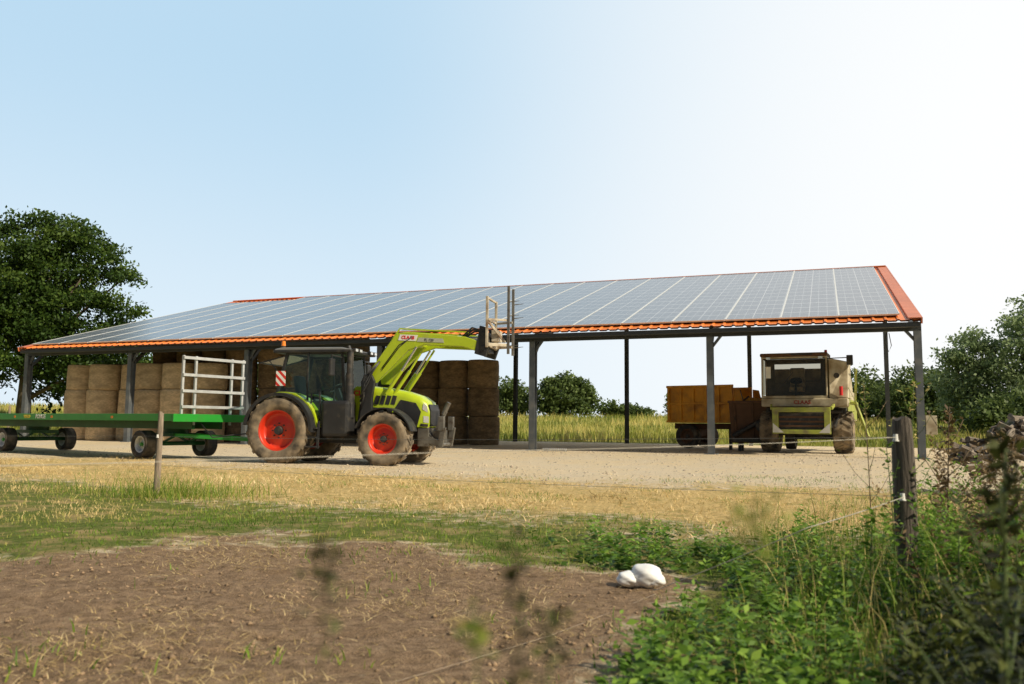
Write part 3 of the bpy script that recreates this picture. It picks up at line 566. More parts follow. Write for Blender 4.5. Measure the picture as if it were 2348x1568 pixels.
for c in range(6):
    for k in range(3):
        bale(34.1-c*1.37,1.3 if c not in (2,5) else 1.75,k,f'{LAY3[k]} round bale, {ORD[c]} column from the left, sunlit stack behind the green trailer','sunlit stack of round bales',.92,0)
for c in range(8):
    for k in range(4):
        if c<2 and k==3: continue
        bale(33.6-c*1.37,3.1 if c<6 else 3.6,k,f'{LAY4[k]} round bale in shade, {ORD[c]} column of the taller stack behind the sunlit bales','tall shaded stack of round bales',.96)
for c in range(5):
    for k in range(4):
        if c==0 and k==3: continue
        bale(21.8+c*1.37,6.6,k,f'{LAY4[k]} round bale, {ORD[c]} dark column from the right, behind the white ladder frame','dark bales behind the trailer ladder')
for c in range(4):
    for k in range(3):
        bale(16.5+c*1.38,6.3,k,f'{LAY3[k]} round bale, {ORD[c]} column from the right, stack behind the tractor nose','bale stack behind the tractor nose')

# ------------------------------------------------------------------ wheels
WC={}
def wheel(parent,loc,r,w,rr,mats,flip=False,lugs=20,lug_h=.04,rot=None):
    key=(r,w,rr,tuple(m.name for m in mats),lugs)
    if key not in WC:
        t=MB(); q=r-rr
        pr=[(-w*.36,rr-.01),(-w*.43,rr+.02),(-w*.5,rr+q*.35),(-w*.505,rr+q*.6),(-w*.47,rr+q*.84),(-w*.42,r-lug_h),(-w*.2,r-lug_h*.75),(0,r-lug_h*.65)]
        t.lathe(pr+[(-a,b) for a,b in pr[-2::-1]],48)
        if lugs:
            th=.5*(2*PI/lugs)*.36
            for k in range(lugs):
                for sgn,ph in ((1,0),(-1,.5)):
                    a0=2*PI*(k+ph)/lugs; a1=a0+.26
                    def sec(y,a,ri,ro,y2=None):
                        y2=y if y2 is None else y2
                        return [(ri*math.cos(a-th),y*sgn,ri*math.sin(a-th)),(ri*math.cos(a+th),y*sgn,ri*math.sin(a+th)),(ro*math.cos(a+th*.8),y2*sgn,ro*math.sin(a+th*.8)),(ro*math.cos(a-th*.8),y2*sgn,ro*math.sin(a-th*.8))]
                    s0=sec(-.02,a0,r-lug_h*1.2,r); s1=sec(w*.43,a1,r-lug_h*1.6,r-.012); s2=sec(w*.46,a1+.04,r-lug_h*3.2,r-lug_h*2.9,w*.515)
                    t.hexa(s0,s1); t.hexa(s1,s2)
        m=MB(); m.lathe([(-w*.41,rr+.015),(-w*.40,rr-.015),(-w*.36,rr-.03),(-w*.2,rr-.05),(-w*.12,rr-.06),(-w*.10,rr*.72),(-w*.17,rr*.55),(-w*.19,rr*.3),(-w*.19,.0)],40)
        m.lathe([(w*.41,rr+.015),(w*.36,rr-.03),(-w*.05,rr-.06),(-w*.02,rr*.6),(-w*.02,0)],40)
        h=MB(); h.cyl((0,-w*.18,0),(0,-w*.34,0),rr*.24,rr*.2,16)
        for k in range(8): a=2*PI*k/8; h.cyl((rr*.36*math.cos(a),-w*.17,rr*.36*math.sin(a)),(rr*.36*math.cos(a),-w*.24,rr*.36*math.sin(a)),rr*.04,None,6)
        a=m.build('wheel',mats[0]); b=t.build('tyre',mats[1],a); c=h.build('hub',mats[2],a); WC[key]=a; o=a
    else:
        a=WC[key]; o=a.copy(); col.objects.link(o)
        for ch in list(a.children):
            c=ch.copy(); col.objects.link(c); c.parent=o
    o.parent=parent; o.location=loc; o.rotation_euler=rot if rot else (0,0,PI if flip else 0)
    return o
def quad(mb,p,mi=0): mb.add(p,[(0,1,2,3)],mi)

# ------------------------------------------------------------------ tractor (x forward, y left, z up)
tr=empty('tractor','lime green tractor with red rims and raised front loader on the gravel','tractor',(-5.83,22.9,g1(-5.5,22.5)-.02),R(-13))
tr.scale=(1.04,1.04,1.04)
for y,fl in ((-.93,False),(.93,True)):
    wheel(tr,(0,y,.86),.86,.60,.50,(M['redrim'],M['tyre'],M['dark']),fl,20,.045)
    wheel(tr,(2.8,y,.68),.68,.50,.365,(M['redrim'],M['tyre'],M['dark']),fl,18,.04)
mb=MB(); mb.bb(-.45,3.45,-.28,.28,.55,1.1); mb.bb(-.5,.5,-.42,.42,.6,1.25); mb.cyl((0,-.9,.86),(0,.9,.86),.17,n=12); mb.cyl((2.8,-.75,.68),(2.8,.75,.68),.11,n=10); mb.bb(2.5,3.1,-.5,.5,.55,.8); mb.bb(.3,1.8,-.5,.5,.75,1.15)
mb.build('chassis',M['dark'],tr,bevel=.02)
def arch(mb,cx,cz,r,a0,a1,y0,y1,t=.03,n=16,mi=0):
    for i in range(n):
        A=[a0+(a1-a0)*i/n,a0+(a1-a0)*(i+1)/n]; S=[]
        for a in A:
            c,s_=math.cos(a),math.sin(a); S.append([(cx+r*c,y0,cz+r*s_),(cx+(r+t)*c,y0,cz+(r+t)*s_),(cx+(r+t)*c,y1,cz+(r+t)*s_),(cx+r*c,y1,cz+r*s_)])
        mb.hexa(S[0],S[1],mi)
for sg in (-1,1):
    mb=MB(); arch(mb,.02,.86,.93,R(5),R(165),sg*.5,sg*.98,.05); fo=mb.build('rear_fender',M['lime'],tr)
    mb=MB(); arch(mb,.02,.86,.915,R(-2),R(172),sg*.985,sg*1.24,.035); arch(mb,.02,.86,.87,R(0),R(170),sg*1.2,sg*1.235,.05); mb.build('fender_lip',M['black'],fo)
    mb=MB(); arch(mb,2.8,.68,.74,R(15),R(160),sg*.70,sg*1.17,.03); mb.beam((2.75,sg*.5,1.1),(2.75,sg*.9,1.43),.06,.06); mb.build('front_fender',M['black'],tr)
mb=MB()
for sg in (-1,1):
    mb.beam((1.62,sg*.70,1.2),(1.48,sg*.68,2.86),.06,.07); mb.beam((.62,sg*.80,1.15),(.58,sg*.74,2.86),.05,.05); mb.beam((-.28,sg*.72,1.75),(-.02,sg*.70,2.86),.08,.08)
    mb.beam((1.6,sg*.74,1.22),(.62,sg*.82,1.18),.05,.10); mb.beam((.62,sg*.82,1.20),(.3,sg*.82,1.72),.05,.08); mb.beam((.3,sg*.82,1.75),(-.3,sg*.74,1.78),.05,.09)
    mb.beam((1.5,sg*.70,2.84),(-.05,sg*.72,2.84),.08,.08)
mb.beam((1.62,-.7,1.6),(1.62,.7,1.6),.05,.06); mb.beam((1.48,-.68,2.84),(1.48,.68,2.84),.06,.08); mb.beam((-.02,-.7,2.84),(-.02,.7,2.84),.06,.08); mb.beam((-.28,-.72,1.76),(-.28,.72,1.76),.06,.1)
cab=mb.build('cab_frame',M['black'],tr,bevel=.012)
mb=MB(); mb.bb(-.2,1.65,-.72,.72,1.02,1.2); mb.bb(-.32,.35,-.5,.5,1.1,1.6); mb.bb(.5,1.0,-.62,-.45,1.2,1.62); mb.bb(1.3,1.58,-.25,.25,1.2,1.65); mb.build('cab_floor',M['black'],tr,bevel=.03)
for sg in (-1,1):
    mb=MB(); quad(mb,[(1.58,sg*.725,1.25),(.65,sg*.825,1.22),(.61,sg*.765,2.8),(1.46,sg*.70,2.8)]); d_=mb.build('door',M['glass'],tr,recalc=False)
    mb=MB(); mb.beam((.75,sg*.85,1.55),(.75,sg*.84,1.8),.03,.04); mb.build('door_handle',M['black'],d_)
    mb=MB(); quad(mb,[(.58,sg*.82,1.26),(.32,sg*.80,1.78),(-.25,sg*.745,1.8),(-.0,sg*.71,2.8),]); 
    mb.add([(.58,sg*.82,1.26),(-.0,sg*.71,2.8),(.56,sg*.76,2.8)],[(0,1,2)]); mb.build('side_window',M['glass'],tr,recalc=False)
mb=MB(); quad(mb,[(1.61,-.68,1.63),(1.61,.68,1.63),(1.49,.66,2.8),(1.49,-.66,2.8)]); mb.build('windscreen',M['glass'],tr,recalc=False)
mb=MB(); quad(mb,[(-.06,-.62,2.80),(-.06,.62,2.80),(-.85,.60,2.60),(-.85,-.60,2.60)]); rw=mb.build('rear_window',M['glass'],tr,recalc=False)
mb=MB(); mb.beam((-.05,-.63,2.80),(-.86,-.61,2.60),.03,.035); mb.beam((-.05,.63,2.80),(-.86,.61,2.60),.03,.035); mb.beam((-.86,-.61,2.60),(-.86,.61,2.60),.035,.03); mb.beam((-.2,-.6,2.2),(-.6,-.6,2.66),.02,.02); mb.build('window_frame',M['black'],rw)
mb=MB(); mb.prism([(-.38,2.90),(-.30,2.86),(1.62,2.86),(1.78,2.89),(1.74,2.93),(1.5,2.975),(-.15,2.985),(-.34,2.95)],-.80,.80); ro=mb.build('cab_roof',M['roofgrey'],tr,bevel=.03)
mb=MB(); mb.bb(-.36,1.77,-.815,.815,2.845,2.92); mb.build('roof_edge',M['black'],ro,bevel=.015)
for x,y in ((1.80,-.62),(1.80,-.36),(1.80,.36),(1.80,.62),(-.40,-.6),(-.40,.6)):
    mb=MB(); mb.bb(x-.04,x+.05,y-.09,y+.09,2.86,2.955); l_=mb.build('work_light',M['black'],tr,bevel=.01)
    mb=MB(); mb.bb(x+.052 if x>0 else x-.046,x+.056 if x>0 else x-.042,y-.075,y+.075,2.875,2.94); mb.build('light_lens',M['lens'],l_)
mb=MB(); mb.cyl((-.2,-.62,2.97),(-.2,-.62,3.04),.05); mb.cyl((-.2,-.62,3.04),(-.2,-.62,3.17),.06,.045,14,1); mb.build('beacon',[M['black'],M['amber']],tr)
mb=MB(); mb.bb(.05,.55,-.26,.26,1.5,1.68); mb.prism([(.0,1.6),(.14,1.62),(.02,2.30),(-.12,2.28)],-.23,.23); mb.build('driver_seat',M['seat'],tr,bevel=.05)
mb=MB(); mb.beam((1.35,0,1.2),(1.05,0,1.95),.1,.12)
pts=[]; c=Vector((1.03,0,1.98)); 
for i in range(17): a=2*PI*i/16; pts.append((c.x+.2*math.cos(a)*.8,c.y+.2*math.sin(a),c.z+.2*math.cos(a)*.5))
mb.tube(pts,.018,6); mb.build('steering_wheel',M['black'],tr)
for sg in (-1,1):
    mb=MB(); mb.beam((1.5,sg*.72,2.72),(1.42,sg*1.18,2.74),.03,.03); mb.beam((1.42,sg*1.16,2.76),(1.42,sg*1.16,2.25),.03,.03); m_=mb.build('mirror_arm',M['black'],tr)
    mb=MB(); mb.bb(1.38,1.47,sg*1.03,sg*1.27,2.22,2.66); mb.build('mirror',M['black'],m_,bevel=.03)
mb=MB(); mb.cyl((1.72,-.72,1.75),(1.72,-.72,2.3),.105); mb.cyl((1.72,-.72,2.3),(1.72,-.72,2.86),.085); mb.cyl((1.72,-.72,2.86),(1.66,-.72,3.0),.055); mb.cyl((1.72,-.72,1.2),(1.72,-.72,1.78),.14); mb.build('exhaust_stack',M['dark'],tr)
mb=MB(); mb.bb(1.08,1.82,-.98,-.45,.72,1.62); mb.build('fuel_tank',M['black'],tr,bevel=.08)
mb=MB(); mb.bb(1.08,1.82,.45,.98,.72,1.3); mb.build('tool_box',M['black'],tr,bevel=.08)
st=MB(); st.beam((.74,-.98,1.1),(.74,-1.02,.42),.03,.06); st.beam((1.04,-.98,1.1),(1.04,-1.02,.42),.03,.06)
for z in (.45,.68,.91): st.bb(.74,1.04,-1.14,-.9,z,z+.035)
st.build('cab_steps',M['dark'],tr)
mb=MB(); mb.beam((1.05,-.86,1.05),(.98,-.88,1.9),.03,.03); mb.build('handrail',M['black'],tr)
def st_(x,w,zb,zt): return [(x,-w,zb),(x,-w,zt-.18),(x,-w*.96,zt-.07),(x,-w*.78,zt-.01),(x,0,zt+.01),(x,w*.78,zt-.01),(x,w*.96,zt-.07),(x,w,zt-.18),(x,w,zb)]
S=[st_(1.72,.42,1.1,2.01),st_(2.1,.44,1.12,2.01),st_(2.6,.45,1.08,1.96),st_(3.1,.45,1.02,1.87),st_(3.46,.43,.98,1.76),st_(3.66,.41,.96,1.62),st_(3.74,.38,.98,1.42)]
mb=MB(); n=9; V=[p for s in S for p in s]; mb.add(V,[(i*n+k,i*n+k+1,(i+1)*n+k+1,(i+1)*n+k) for i in range(len(S)-1) for k in range(n-1)],0,True); mb.add(S[0],[tuple(range(n))]); mb.add(S[-1],[tuple(range(n))])
bon=mb.build('bonnet',M['lime'],tr)
for sg in (-1,1):
    for k in range(4):
        x=2.28+k*.15; mb=MB(); mb.add([(x,sg*.458,1.55),(x+.11,sg*.459,1.53),(x+.17,sg*.459,1.75),(x+.06,sg*.457,1.77)],[(0,1,2,3)]); mb.build('side_vent',M['black'],bon,recalc=False)
    mb=MB(); mb.prism([(2.72,1.04),(3.44,.98),(3.54,1.36),(3.40,1.58),(3.0,1.66),(2.86,1.45)],sg*.446,sg*.466); mb.build('side_grille',M['black'],bon)
    mb=MB(); mb.prism([(1.85,1.12),(2.66,1.08),(2.80,1.42),(1.9,1.5)],sg*.445,sg*.460); mb.build('engine_panel',M['dark'],bon)
    mb=MB(); mb.add([(3.57,sg*.430,1.42),(3.702,sg*.404,1.34),(3.69,sg*.410,1.50),(3.59,sg*.428,1.58)],[(0,1,2,3)]); mb.build('headlight',M['lens'],bon,recalc=False)
    mb=MB(); mb.add([(3.60,sg*.426,1.10),(3.73,sg*.394,1.08),(3.73,sg*.394,1.24),(3.60,sg*.426,1.26)],[(0,1,2,3)]); mb.build('lower_light',M['lens'],bon,recalc=False)
    mb=MB(); mb.prism([(3.52,1.0),(3.72,.99),(3.72,1.05),(3.54,1.07)],sg*.41,sg*.44); mb.build('bumper_trim',M['dark'],bon)
mb=MB(); mb.prism([(3.755,1.0),(3.78,1.02),(3.77,1.40),(3.72,1.55),(3.69,1.53),(3.742,1.38)],-.35,.35); mb.build('front_grille',M['black'],bon)
text('CLAAS',.18,tr,(2.0,-.462,1.82),(R(90),0,0),M['redtext'],.006)
mb=MB()
for sg in (-1,1):
    mb.beam((3.5,sg*.35,.75),(4.08,sg*.40,.55),.10,.16); mb.beam((3.55,sg*.28,1.0),(3.90,sg*.38,.62),.08,.08); mb.beam((4.04,sg*.40,.50),(4.12,sg*.40,.98),.09,.14); mb.bb(4.00,4.14,sg*.40-.07,sg*.40+.07,.9,1.25)
mb.bb(3.45,3.74,-.42,.42,.5,.95); mb.bb(3.8,4.0,-.32,.32,.58,.9); mb.beam((3.8,0,.9),(4.05,0,1.38),.08,.08); mb.cyl((3.98,0,1.3),(4.13,0,1.6),.06); mb.cyl((4.04,-.45,.55),(4.04,.45,.55),.045); mb.build('front_linkage',M['steel'],tr,bevel=.01)
mb=MB(); mb.bb(-.75,-.4,-.25,.25,.45,1.0); mb.beam((-.4,-.4,.7),(-1.1,-.42,.6),.06,.09); mb.beam((-.4,.4,.7),(-1.1,.42,.6),.06,.09); mb.build('rear_linkage',M['dark'],tr)
mb=MB(); mb.bb(-.13,.13,-.008,.008,-.19,.19); mb.build('warning_board',M['hazard'],tr,(-.10,-.89,2.18),(0,0,0)); 
mb=MB(); mb.beam((-.1,-.87,2.3),(-.06,-.74,2.4),.02,.02); mb.build('board_bracket',M['black'],tr)
for sg in (-1,1):
    mb=MB(); mb.prism([(1.95,.95),(2.3,.95),(2.28,1.7),(2.34,2.12),(2.26,2.28),(2.06,2.3),(1.98,2.1),(2.0,1.6)],sg*.49,sg*.62); mb.bb(1.9,2.4,sg*.28,sg*.62,.75,1.0); mb.build('loader_bracket',M['black'],tr,bevel=.015)
ap=[(2.08,2.27),(2.12,2.09),(2.34,2.08),(3.18,2.90),(3.58,3.03),(4.60,2.98),(4.98,2.86),(5.10,2.98),(5.06,3.10),(4.66,3.23),(3.12,3.37),(2.88,3.33),(2.80,3.25)]
for sg in (-1,1):
    mb=MB(); mb.prism(ap,sg*.46-.06,sg*.46+.06); arm=mb.build('loader_arm',M['lime'],tr,bevel=.016)
    mb=MB(); mb.beam((2.92,sg*.46,3.46),(4.75,sg*.46,3.34),.035,.035); mb.beam((2.3,sg*.46,2.54),(2.92,sg*.46,3.44),.035,.035); mb.build('levelling_rod',M['lime'],arm)
    for q,dx in ((.54,.06),(.40,.22)):
        mb=MB(); mb.cyl((2.58+dx,sg*q,1.80),(2.98+dx,sg*q,2.38),.045,mi=0); mb.cyl((2.98+dx,sg*q,2.38),(3.36+dx,sg*q,2.98),.028,mi=1 if dx<.1 else 0); mb.build('lift_cylinder',[M['lime'],M['chrome']],tr)
    mb=MB(); mb.cyl((3.75,sg*.30,3.12),(4.45,sg*.30,3.2),.05); mb.cyl((4.45,sg*.30,3.2),(5.05,sg*.30,3.22),.03,mi=1); mb.build('tilt_cylinder',[M['black'],M['chrome']],tr)
mb=MB(); mb.cyl((3.3,-.46,3.1),(3.3,.46,3.1),.08); mb.build('cross_tube',M['lime'],tr)
for k in range(4): mb=MB(); mb.tube([(2.0,-.64-.02*k,1.4+.1*k),(2.1,-.68,1.75+.05*k),(2.05+.05*k,-.66,2.1),(2.2+.03*k,-.62,2.35),(2.45,-.55,2.62)],.024,6); mb.build('hydraulic_hose',M['black'],tr)
for k in range(3): mb=MB(); mb.tube([(4.55,-.45+.1*k,3.2),(4.85,-.50+.1*k,3.45-.04*k),(5.08,-.48+.1*k,3.38),(5.15,-.4+.1*k,3.05)],.024,6); mb.build('hydraulic_hose',M['black'],tr)
for k in range(2): mb=MB(); mb.tube([(2.5,-.53,2.40+.05*k),(2.95,-.53,2.98+.06*k),(3.3,-.53,3.26-.03*k)],.012,5); mb.build('hydraulic_pipe',M['black'],tr)
mb=MB(); mb.prism([(-.24,-.075),(.24,-.075),(.28,.075),(-.20,.075)],-.003,.003); pl=mb.build('name_plate',M['white'],tr,(3.16,-.527,3.22),(0,R(3),0))
text('CLAAS',.115,tr,(3.18,-.532,3.22),(R(90),R(3),0),M['redtext'],.005,1.0)
mb=MB(); mb.prism([(-.42,-.055),(.30,-.055),(.26,.045),(-.38,.05)],-.003,.003); mb.build('decal_band',M['decal'],tr,(3.84,-.527,3.15),(0,R(3),0))
text('FL 120',.09,tr,(3.74,-.533,3.15),(R(90),R(3),0),M['greytext'],.002)
mb=MB()
for sg in (-1,1): mb.prism([(4.92,2.80),(5.2,2.72),(5.3,3.0),(5.22,3.45),(5.05,3.50),(5.0,3.2)],sg*.46-.075,sg*.46+.075)
mb.bb(5.08,5.2,-.55,.55,2.85,3.0); mb.bb(5.1,5.2,-.55,.55,3.25,3.35); mb.build('tool_carrier',M['black'],tr,bevel=.012)
mb=MB()
mb.bb(5.22,5.28,-.61,-.55,2.95,4.22); mb.bb(5.22,5.27,-.55,.30,4.16,4.205); mb.bb(5.22,5.28,.30,.36,2.95,4.21)
mb.bb(5.22,5.27,-.55,.30,3.62,3.67); mb.bb(5.22,5.30,-.55,.30,2.97,3.07)
for y in (-.58,.33): mb.beam((5.28,y,3.64),(5.72,y*.5,3.64),.04,.055); mb.beam((5.28,y,3.02),(5.72,y*.5,3.02),.05,.08)
mb.beam((5.27,-.55,3.6),(5.62,-.2,3.1),.04,.06); mb.bb(5.3,5.48,-.32,.08,3.12,3.40)
fk=mb.build('fork_frame',M['beige'],tr,bevel=.006)
for y in (-.31,.20):
    mb=MB(); mb.bb(5.70,5.76,y-.03,y+.03,2.80,4.50)
    for z in (3.0,3.35,3.75,4.1): mb.cyl((5.755,y,z),(6.0,y,z+.02),.014,.006,6)
    mb.build('fork_tine',M['steel'],fk)

# ------------------------------------------------------------------ bale trailer
tl=empty('flatbed_trailer','long green flatbed bale trailer with white ladder frame, hitched to the tractor','trailer',(-9.66,24.05,g1(-10,24)),math.atan2(-.547,.837))
mb=MB(); mb.bb(-10.5,1.55,-1.25,-1.17,1.06,1.25); mb.bb(-10.5,1.55,1.17,1.25,1.06,1.25); mb.bb(1.56,1.64,-1.25,1.25,1.04,1.25); mb.bb(-10.5,-10.42,-1.165,1.165,1.06,1.25); mb.bb(-10.4,1.55,-1.165,1.165,1.20,1.24)
for x in np.arange(-10,1.5,1.0): mb.bb(x-.04,x+.04,-1.16,1.16,1.08,1.19)
deck=mb.build('deck',M['tgreen'],tl,bevel=.006)
mb=MB(); mb.bb(-10.3,1.4,-.50,-.40,.84,1.07); mb.bb(-10.3,1.4,.40,.50,.84,1.07); 
for x in (0,-7.6):
    mb.cyl((x,-.95,.42),(x,.95,.42),.06); mb.bb(x-.5,x+.5,-.45,.45,.62,.72); mb.cyl((x,0,.66),(x,0,.86),.35); mb.beam((x-.5,-.42,.62),(x,-.42,.45),.06,.05); mb.beam((x+.5,-.42,.62),(x,-.42,.45),.06,.05); mb.beam((x-.5,.42,.62),(x,.42,.45),.06,.05); mb.beam((x+.5,.42,.62),(x,.42,.45),.06,.05)
mb.build('running_gear',M['dgreen'],tl)
for x in (0,-7.6):
    for y,fl in ((-.98,False),(.98,True)): wheel(tl,(x,y,.41),.41,.36,.22,(M['galv'],M['tyredark'],M['tgreen']),fl,0)
mb=MB()
for y in (-.85,-.45,.75,1.14): mb.bb(1.36,1.42,y-.03,y+.03,1.255 if y not in (-.45,.75) else .95,2.85)
for z in (1.45,1.88,2.32,2.79): mb.bb(1.425,1.465,-.88,1.17,z-.038,z+.038)
mb.build('ladder_frame',M['galv'],tl)
hl=Vector((-6.45,23.02,.55))
Mt=Matrix.Translation(tl.location)@Matrix.Rotation(tl.rotation_euler.z,4,'Z'); hp=Mt.inverted()@hl
mb=MB(); mb.beam((.45,-.35,.66),hp,.09,.1); mb.beam((.45,.35,.66),hp,.09,.1); mb.build('drawbar',M['tgreen'],tl)
mb=MB(); mb.tube([(1.5,-.3,1.0),(1.9,-.2,.62),hp+Vector((.0,-.02,.3))],.02,6); mb.build('brake_hose',M['black'],tl)
for x in (-1.2,-4.4,-6.6,-8.9):
    mb=MB(); mb.bb(x-.05,x+.05,-1.258,-1.253,1.12,1.19); mb.build('side_reflector',M['amber'],tl)
text('PONGE',.17,tl,(-5.05,-1.256,1.155),(R(90),0,0),M['whitetext'],.003); text('VIARD',.13,tl,(-5.85,-1.256,1.155),(R(90),0,0),M['yellowtext'],.006)

# ------------------------------------------------------------------ combine harvester
cb=empty('combine_harvester','cream and lime green combine harvester with dark cab parked under the barn','harvester',(10.3,29.0,FLOOR),R(-116))
for y,fl in ((-1.2,False),(1.2,True)): wheel(cb,(0,y,.73),.73,.62,.36,(M['limedull'],M['tyre'],M['dark']),fl,18,.045)
for y,fl in ((-1.0,False),(1.0,True)): wheel(cb,(-3.6,y,.5),.5,.36,.26,(M['limedull'],M['tyredark'],M['dark']),fl,0)
mb=MB(); mb.bb(-5.4,-.1,-1.3,1.3,1.15,2.25); mb.prism([(-4.6,2.25),(-.3,2.25),(-.3,2.95),(-3.4,2.95)],-1.24,1.24); mb.build('body',M['cream'],cb,bevel=.05)
mb=MB(); mb.bb(-4.8,.5,-.75,.75,.75,1.15); mb.cyl((0,-1.1,.73),(0,1.1,.73),.14); mb.cyl((-3.6,-.9,.5),(-3.6,.9,.5),.08); mb.bb(-3.9,-3.3,-.2,.2,.5,.8); mb.bb(.0,.35,-1.3,1.3,1.1,1.55); mb.beam((.3,-1.15,1.5),(.8,-.95,.9),.08,.1); mb.beam((.3,1.15,1.5),(.8,.95,.9),.08,.1); mb.cyl((.5,-1.2,1.42),(.5,1.2,1.42),.07); mb.build('chassis',M['dark'],cb)
for y in (-1.315,1.315): mb=MB(); mb.bb(-5.0,-.2,y-.012,y+.012,1.2,1.9); mb.build('side_panel',M['limedull'],cb)
mb=MB(); mb.bb(.0,.95,-1.36,.80,1.86,1.95)
for y in (-1.33,.77): mb.beam((.93,y,1.95),(.86,y,3.3),.05,.07); mb.beam((.05,y,1.95),(.05,y,3.3),.06,.08); mb.beam((.05,y,3.26),(.9,y,3.26),.06,.08)
mb.beam((.9,-1.33,3.26),(.9,.77,3.26),.05,.05); mb.build('cab_frame',M['cream'],cb,bevel=.01)
mb=MB(); mb.bb(-.06,.03,-1.3,.74,1.95,2.45); mb.bb(-.06,.03,-1.3,-1.05,2.45,3.27); mb.bb(-.06,.03,.5,.74,2.45,3.27); mb.bb(-.06,.03,-1.05,.5,3.1,3.27); mb.build('cab_rear_wall',M['wallgrey'],cb)
mb=MB(); mb.bb(-.15,1.04,-1.38,.82,3.285,3.41); rf=mb.build('cab_roof',M['brown'],cb,bevel=.04)
mb=MB(); mb.bb(1.041,1.048,-.35,.35,3.32,3.38); mb.build('roof_plate',M['black'],rf)
mb=MB(); quad(mb,[(.975,-1.30,1.97),(.975,.74,1.97),(.905,.74,3.23),(.905,-1.30,3.23)]); mb.build('windscreen',M['glassdark'],cb,recalc=False)
for y in (-1.37,.81):
    mb=MB(); quad(mb,[(.90,y,1.97),(.1,y,1.97),(.1,y,3.22),(.83,y,3.22)]); mb.build('side_window',M['glassdark'],cb,recalc=False)
mb=MB(); mb.bb(.15,.55,-.5,0,2.1,2.28); mb.bb(.08,.2,-.5,0,2.25,2.95); mb.build('driver_seat',M['beige'],cb,bevel=.05)
mb=MB(); mb.beam((.8,-.25,1.95),(.62,-.25,2.45),.06,.06); mb.cyl((.62,-.25,2.45),(.6,-.25,2.5),.2,n=16); mb.build('steering_wheel',M['black'],cb)
mb=MB(); mb.bb(.972,.980,-1.20,-1.03,2.55,2.95); mb.build('sticker',M['white'],cb)
mb=MB(); mb.beam((.99,-.9,2.0),(.94,-.3,2.75),.02,.02); mb.build('wiper',M['black'],cb)
mb=MB(); mb.bb(.3,1.0,-1.36,1.42,1.58,1.855); mb.build('front_panel',M['cream'],cb,bevel=.03)
text('CLAAS',.175,cb,(1.005,-.02,1.72),(R(90),0,R(90)),M['redfaded'],.006,1.05)
mb=MB(); mb.hexa([(-.4,.84,1.86),(.92,.84,1.86),(.92,1.44,1.86),(-.4,1.44,1.86)],[(-.4,.84,3.22),(.86,.84,3.22),(.55,1.44,3.10),(-.4,1.44,3.10)]); mb.build('side_column',M['cream'],cb,bevel=.03)
mb=MB(); mb.cyl((.84,1.08,2.62),(.905,1.08,2.62),.09,n=16); mb.build('vent_opening',M['black'],cb)
mb=MB(); mb.cyl((.98,1.22,1.95),(.98,1.22,2.25),.055); mb.build('fire_extinguisher',M['redtext'],cb)
mb=MB(); mb.hexa([(.2,-.7,1.0),(.2,.7,1.0),(.2,.7,1.55),(.2,-.7,1.55)],[(1.5,-.72,.75),(1.5,.72,.75),(1.5,.72,1.35),(1.5,-.72,1.35)]); mb.build('feeder_house',M['dark'],cb)
mb=MB(); mb.bb(1.5,1.62,-.92,.92,1.38,1.54); mb.bb(1.5,1.62,-.92,.92,.66,.80); mb.bb(1.5,1.62,-.92,-.72,.80,1.38); mb.bb(1.5,1.62,.72,.92,.80,1.38); mb.beam((1.55,-.95,1.5),(1.2,-1.0,1.62),.07,.1); mb.beam((1.55,.95,1.5),(1.2,1.0,1.62),.07,.1); hf=mb.build('header_mount',M['limedull'],cb,bevel=.012)
for sg in (-1,1):
    mb=MB(); mb.add([(1.625,sg*.90,.70),(1.625,sg*.55,.70),(1.625,sg*.72,.86),(1.625,sg*.90,1.02)],[(0,1,2,3)]); mb.build('corner_plate',M['lens'],hf,recalc=False)
for z in (.92,1.07,1.22): mb=MB(); mb.bb(1.51,1.55,-.71,.71,z-.03,z+.03); mb.build('feeder_slat',M['brown'],hf)
mb=MB(); mb.beam((.55,1.60,1.75),(.75,2.0,.55),.05,.08); mb.beam((.1,1.60,1.75),(.3,2.0,.55),.05,.08)
for k in range(4): t=.15+.25*k; a=Vector((.55,1.60,1.75)).lerp(Vector((.75,2.0,.55)),t); b=Vector((.1,1.60,1.75)).lerp(Vector((.3,2.0,.55)),t); mb.beam(a,b,.1,.03)
mb.beam((.55,1.60,1.75),(.55,1.65,2.85),.035,.035); mb.beam((-.1,1.60,1.75),(-.1,1.65,2.85),.035,.035); mb.beam((.55,1.65,2.85),(-.1,1.65,2.85),.035,.035); mb.bb(-.3,.75,1.46,1.66,1.66,1.74); mb.build('access_ladder',M['limedull'],cb)
mb=MB(); mb.beam((.9,.8,3.2),(1.1,1.55,3.2),.03,.03); ma=mb.build('mirror_arm',M['black'],cb); mb=MB(); mb.bb(1.06,1.14,1.42,1.62,2.95,3.28); mb.build('mirror',M['black'],ma,bevel=.02)
mb=MB(); mb.cyl((.2,.7,3.41),(.2,.7,3.55),.055,.045); mb.build('beacon',M['redlens'],cb)
for y in (-1.1,.6):
    mb=MB(); mb.bb(1.0,1.05,y-.07,y+.07,3.20,3.27); mb.build('work_light',M['lens'],cb)

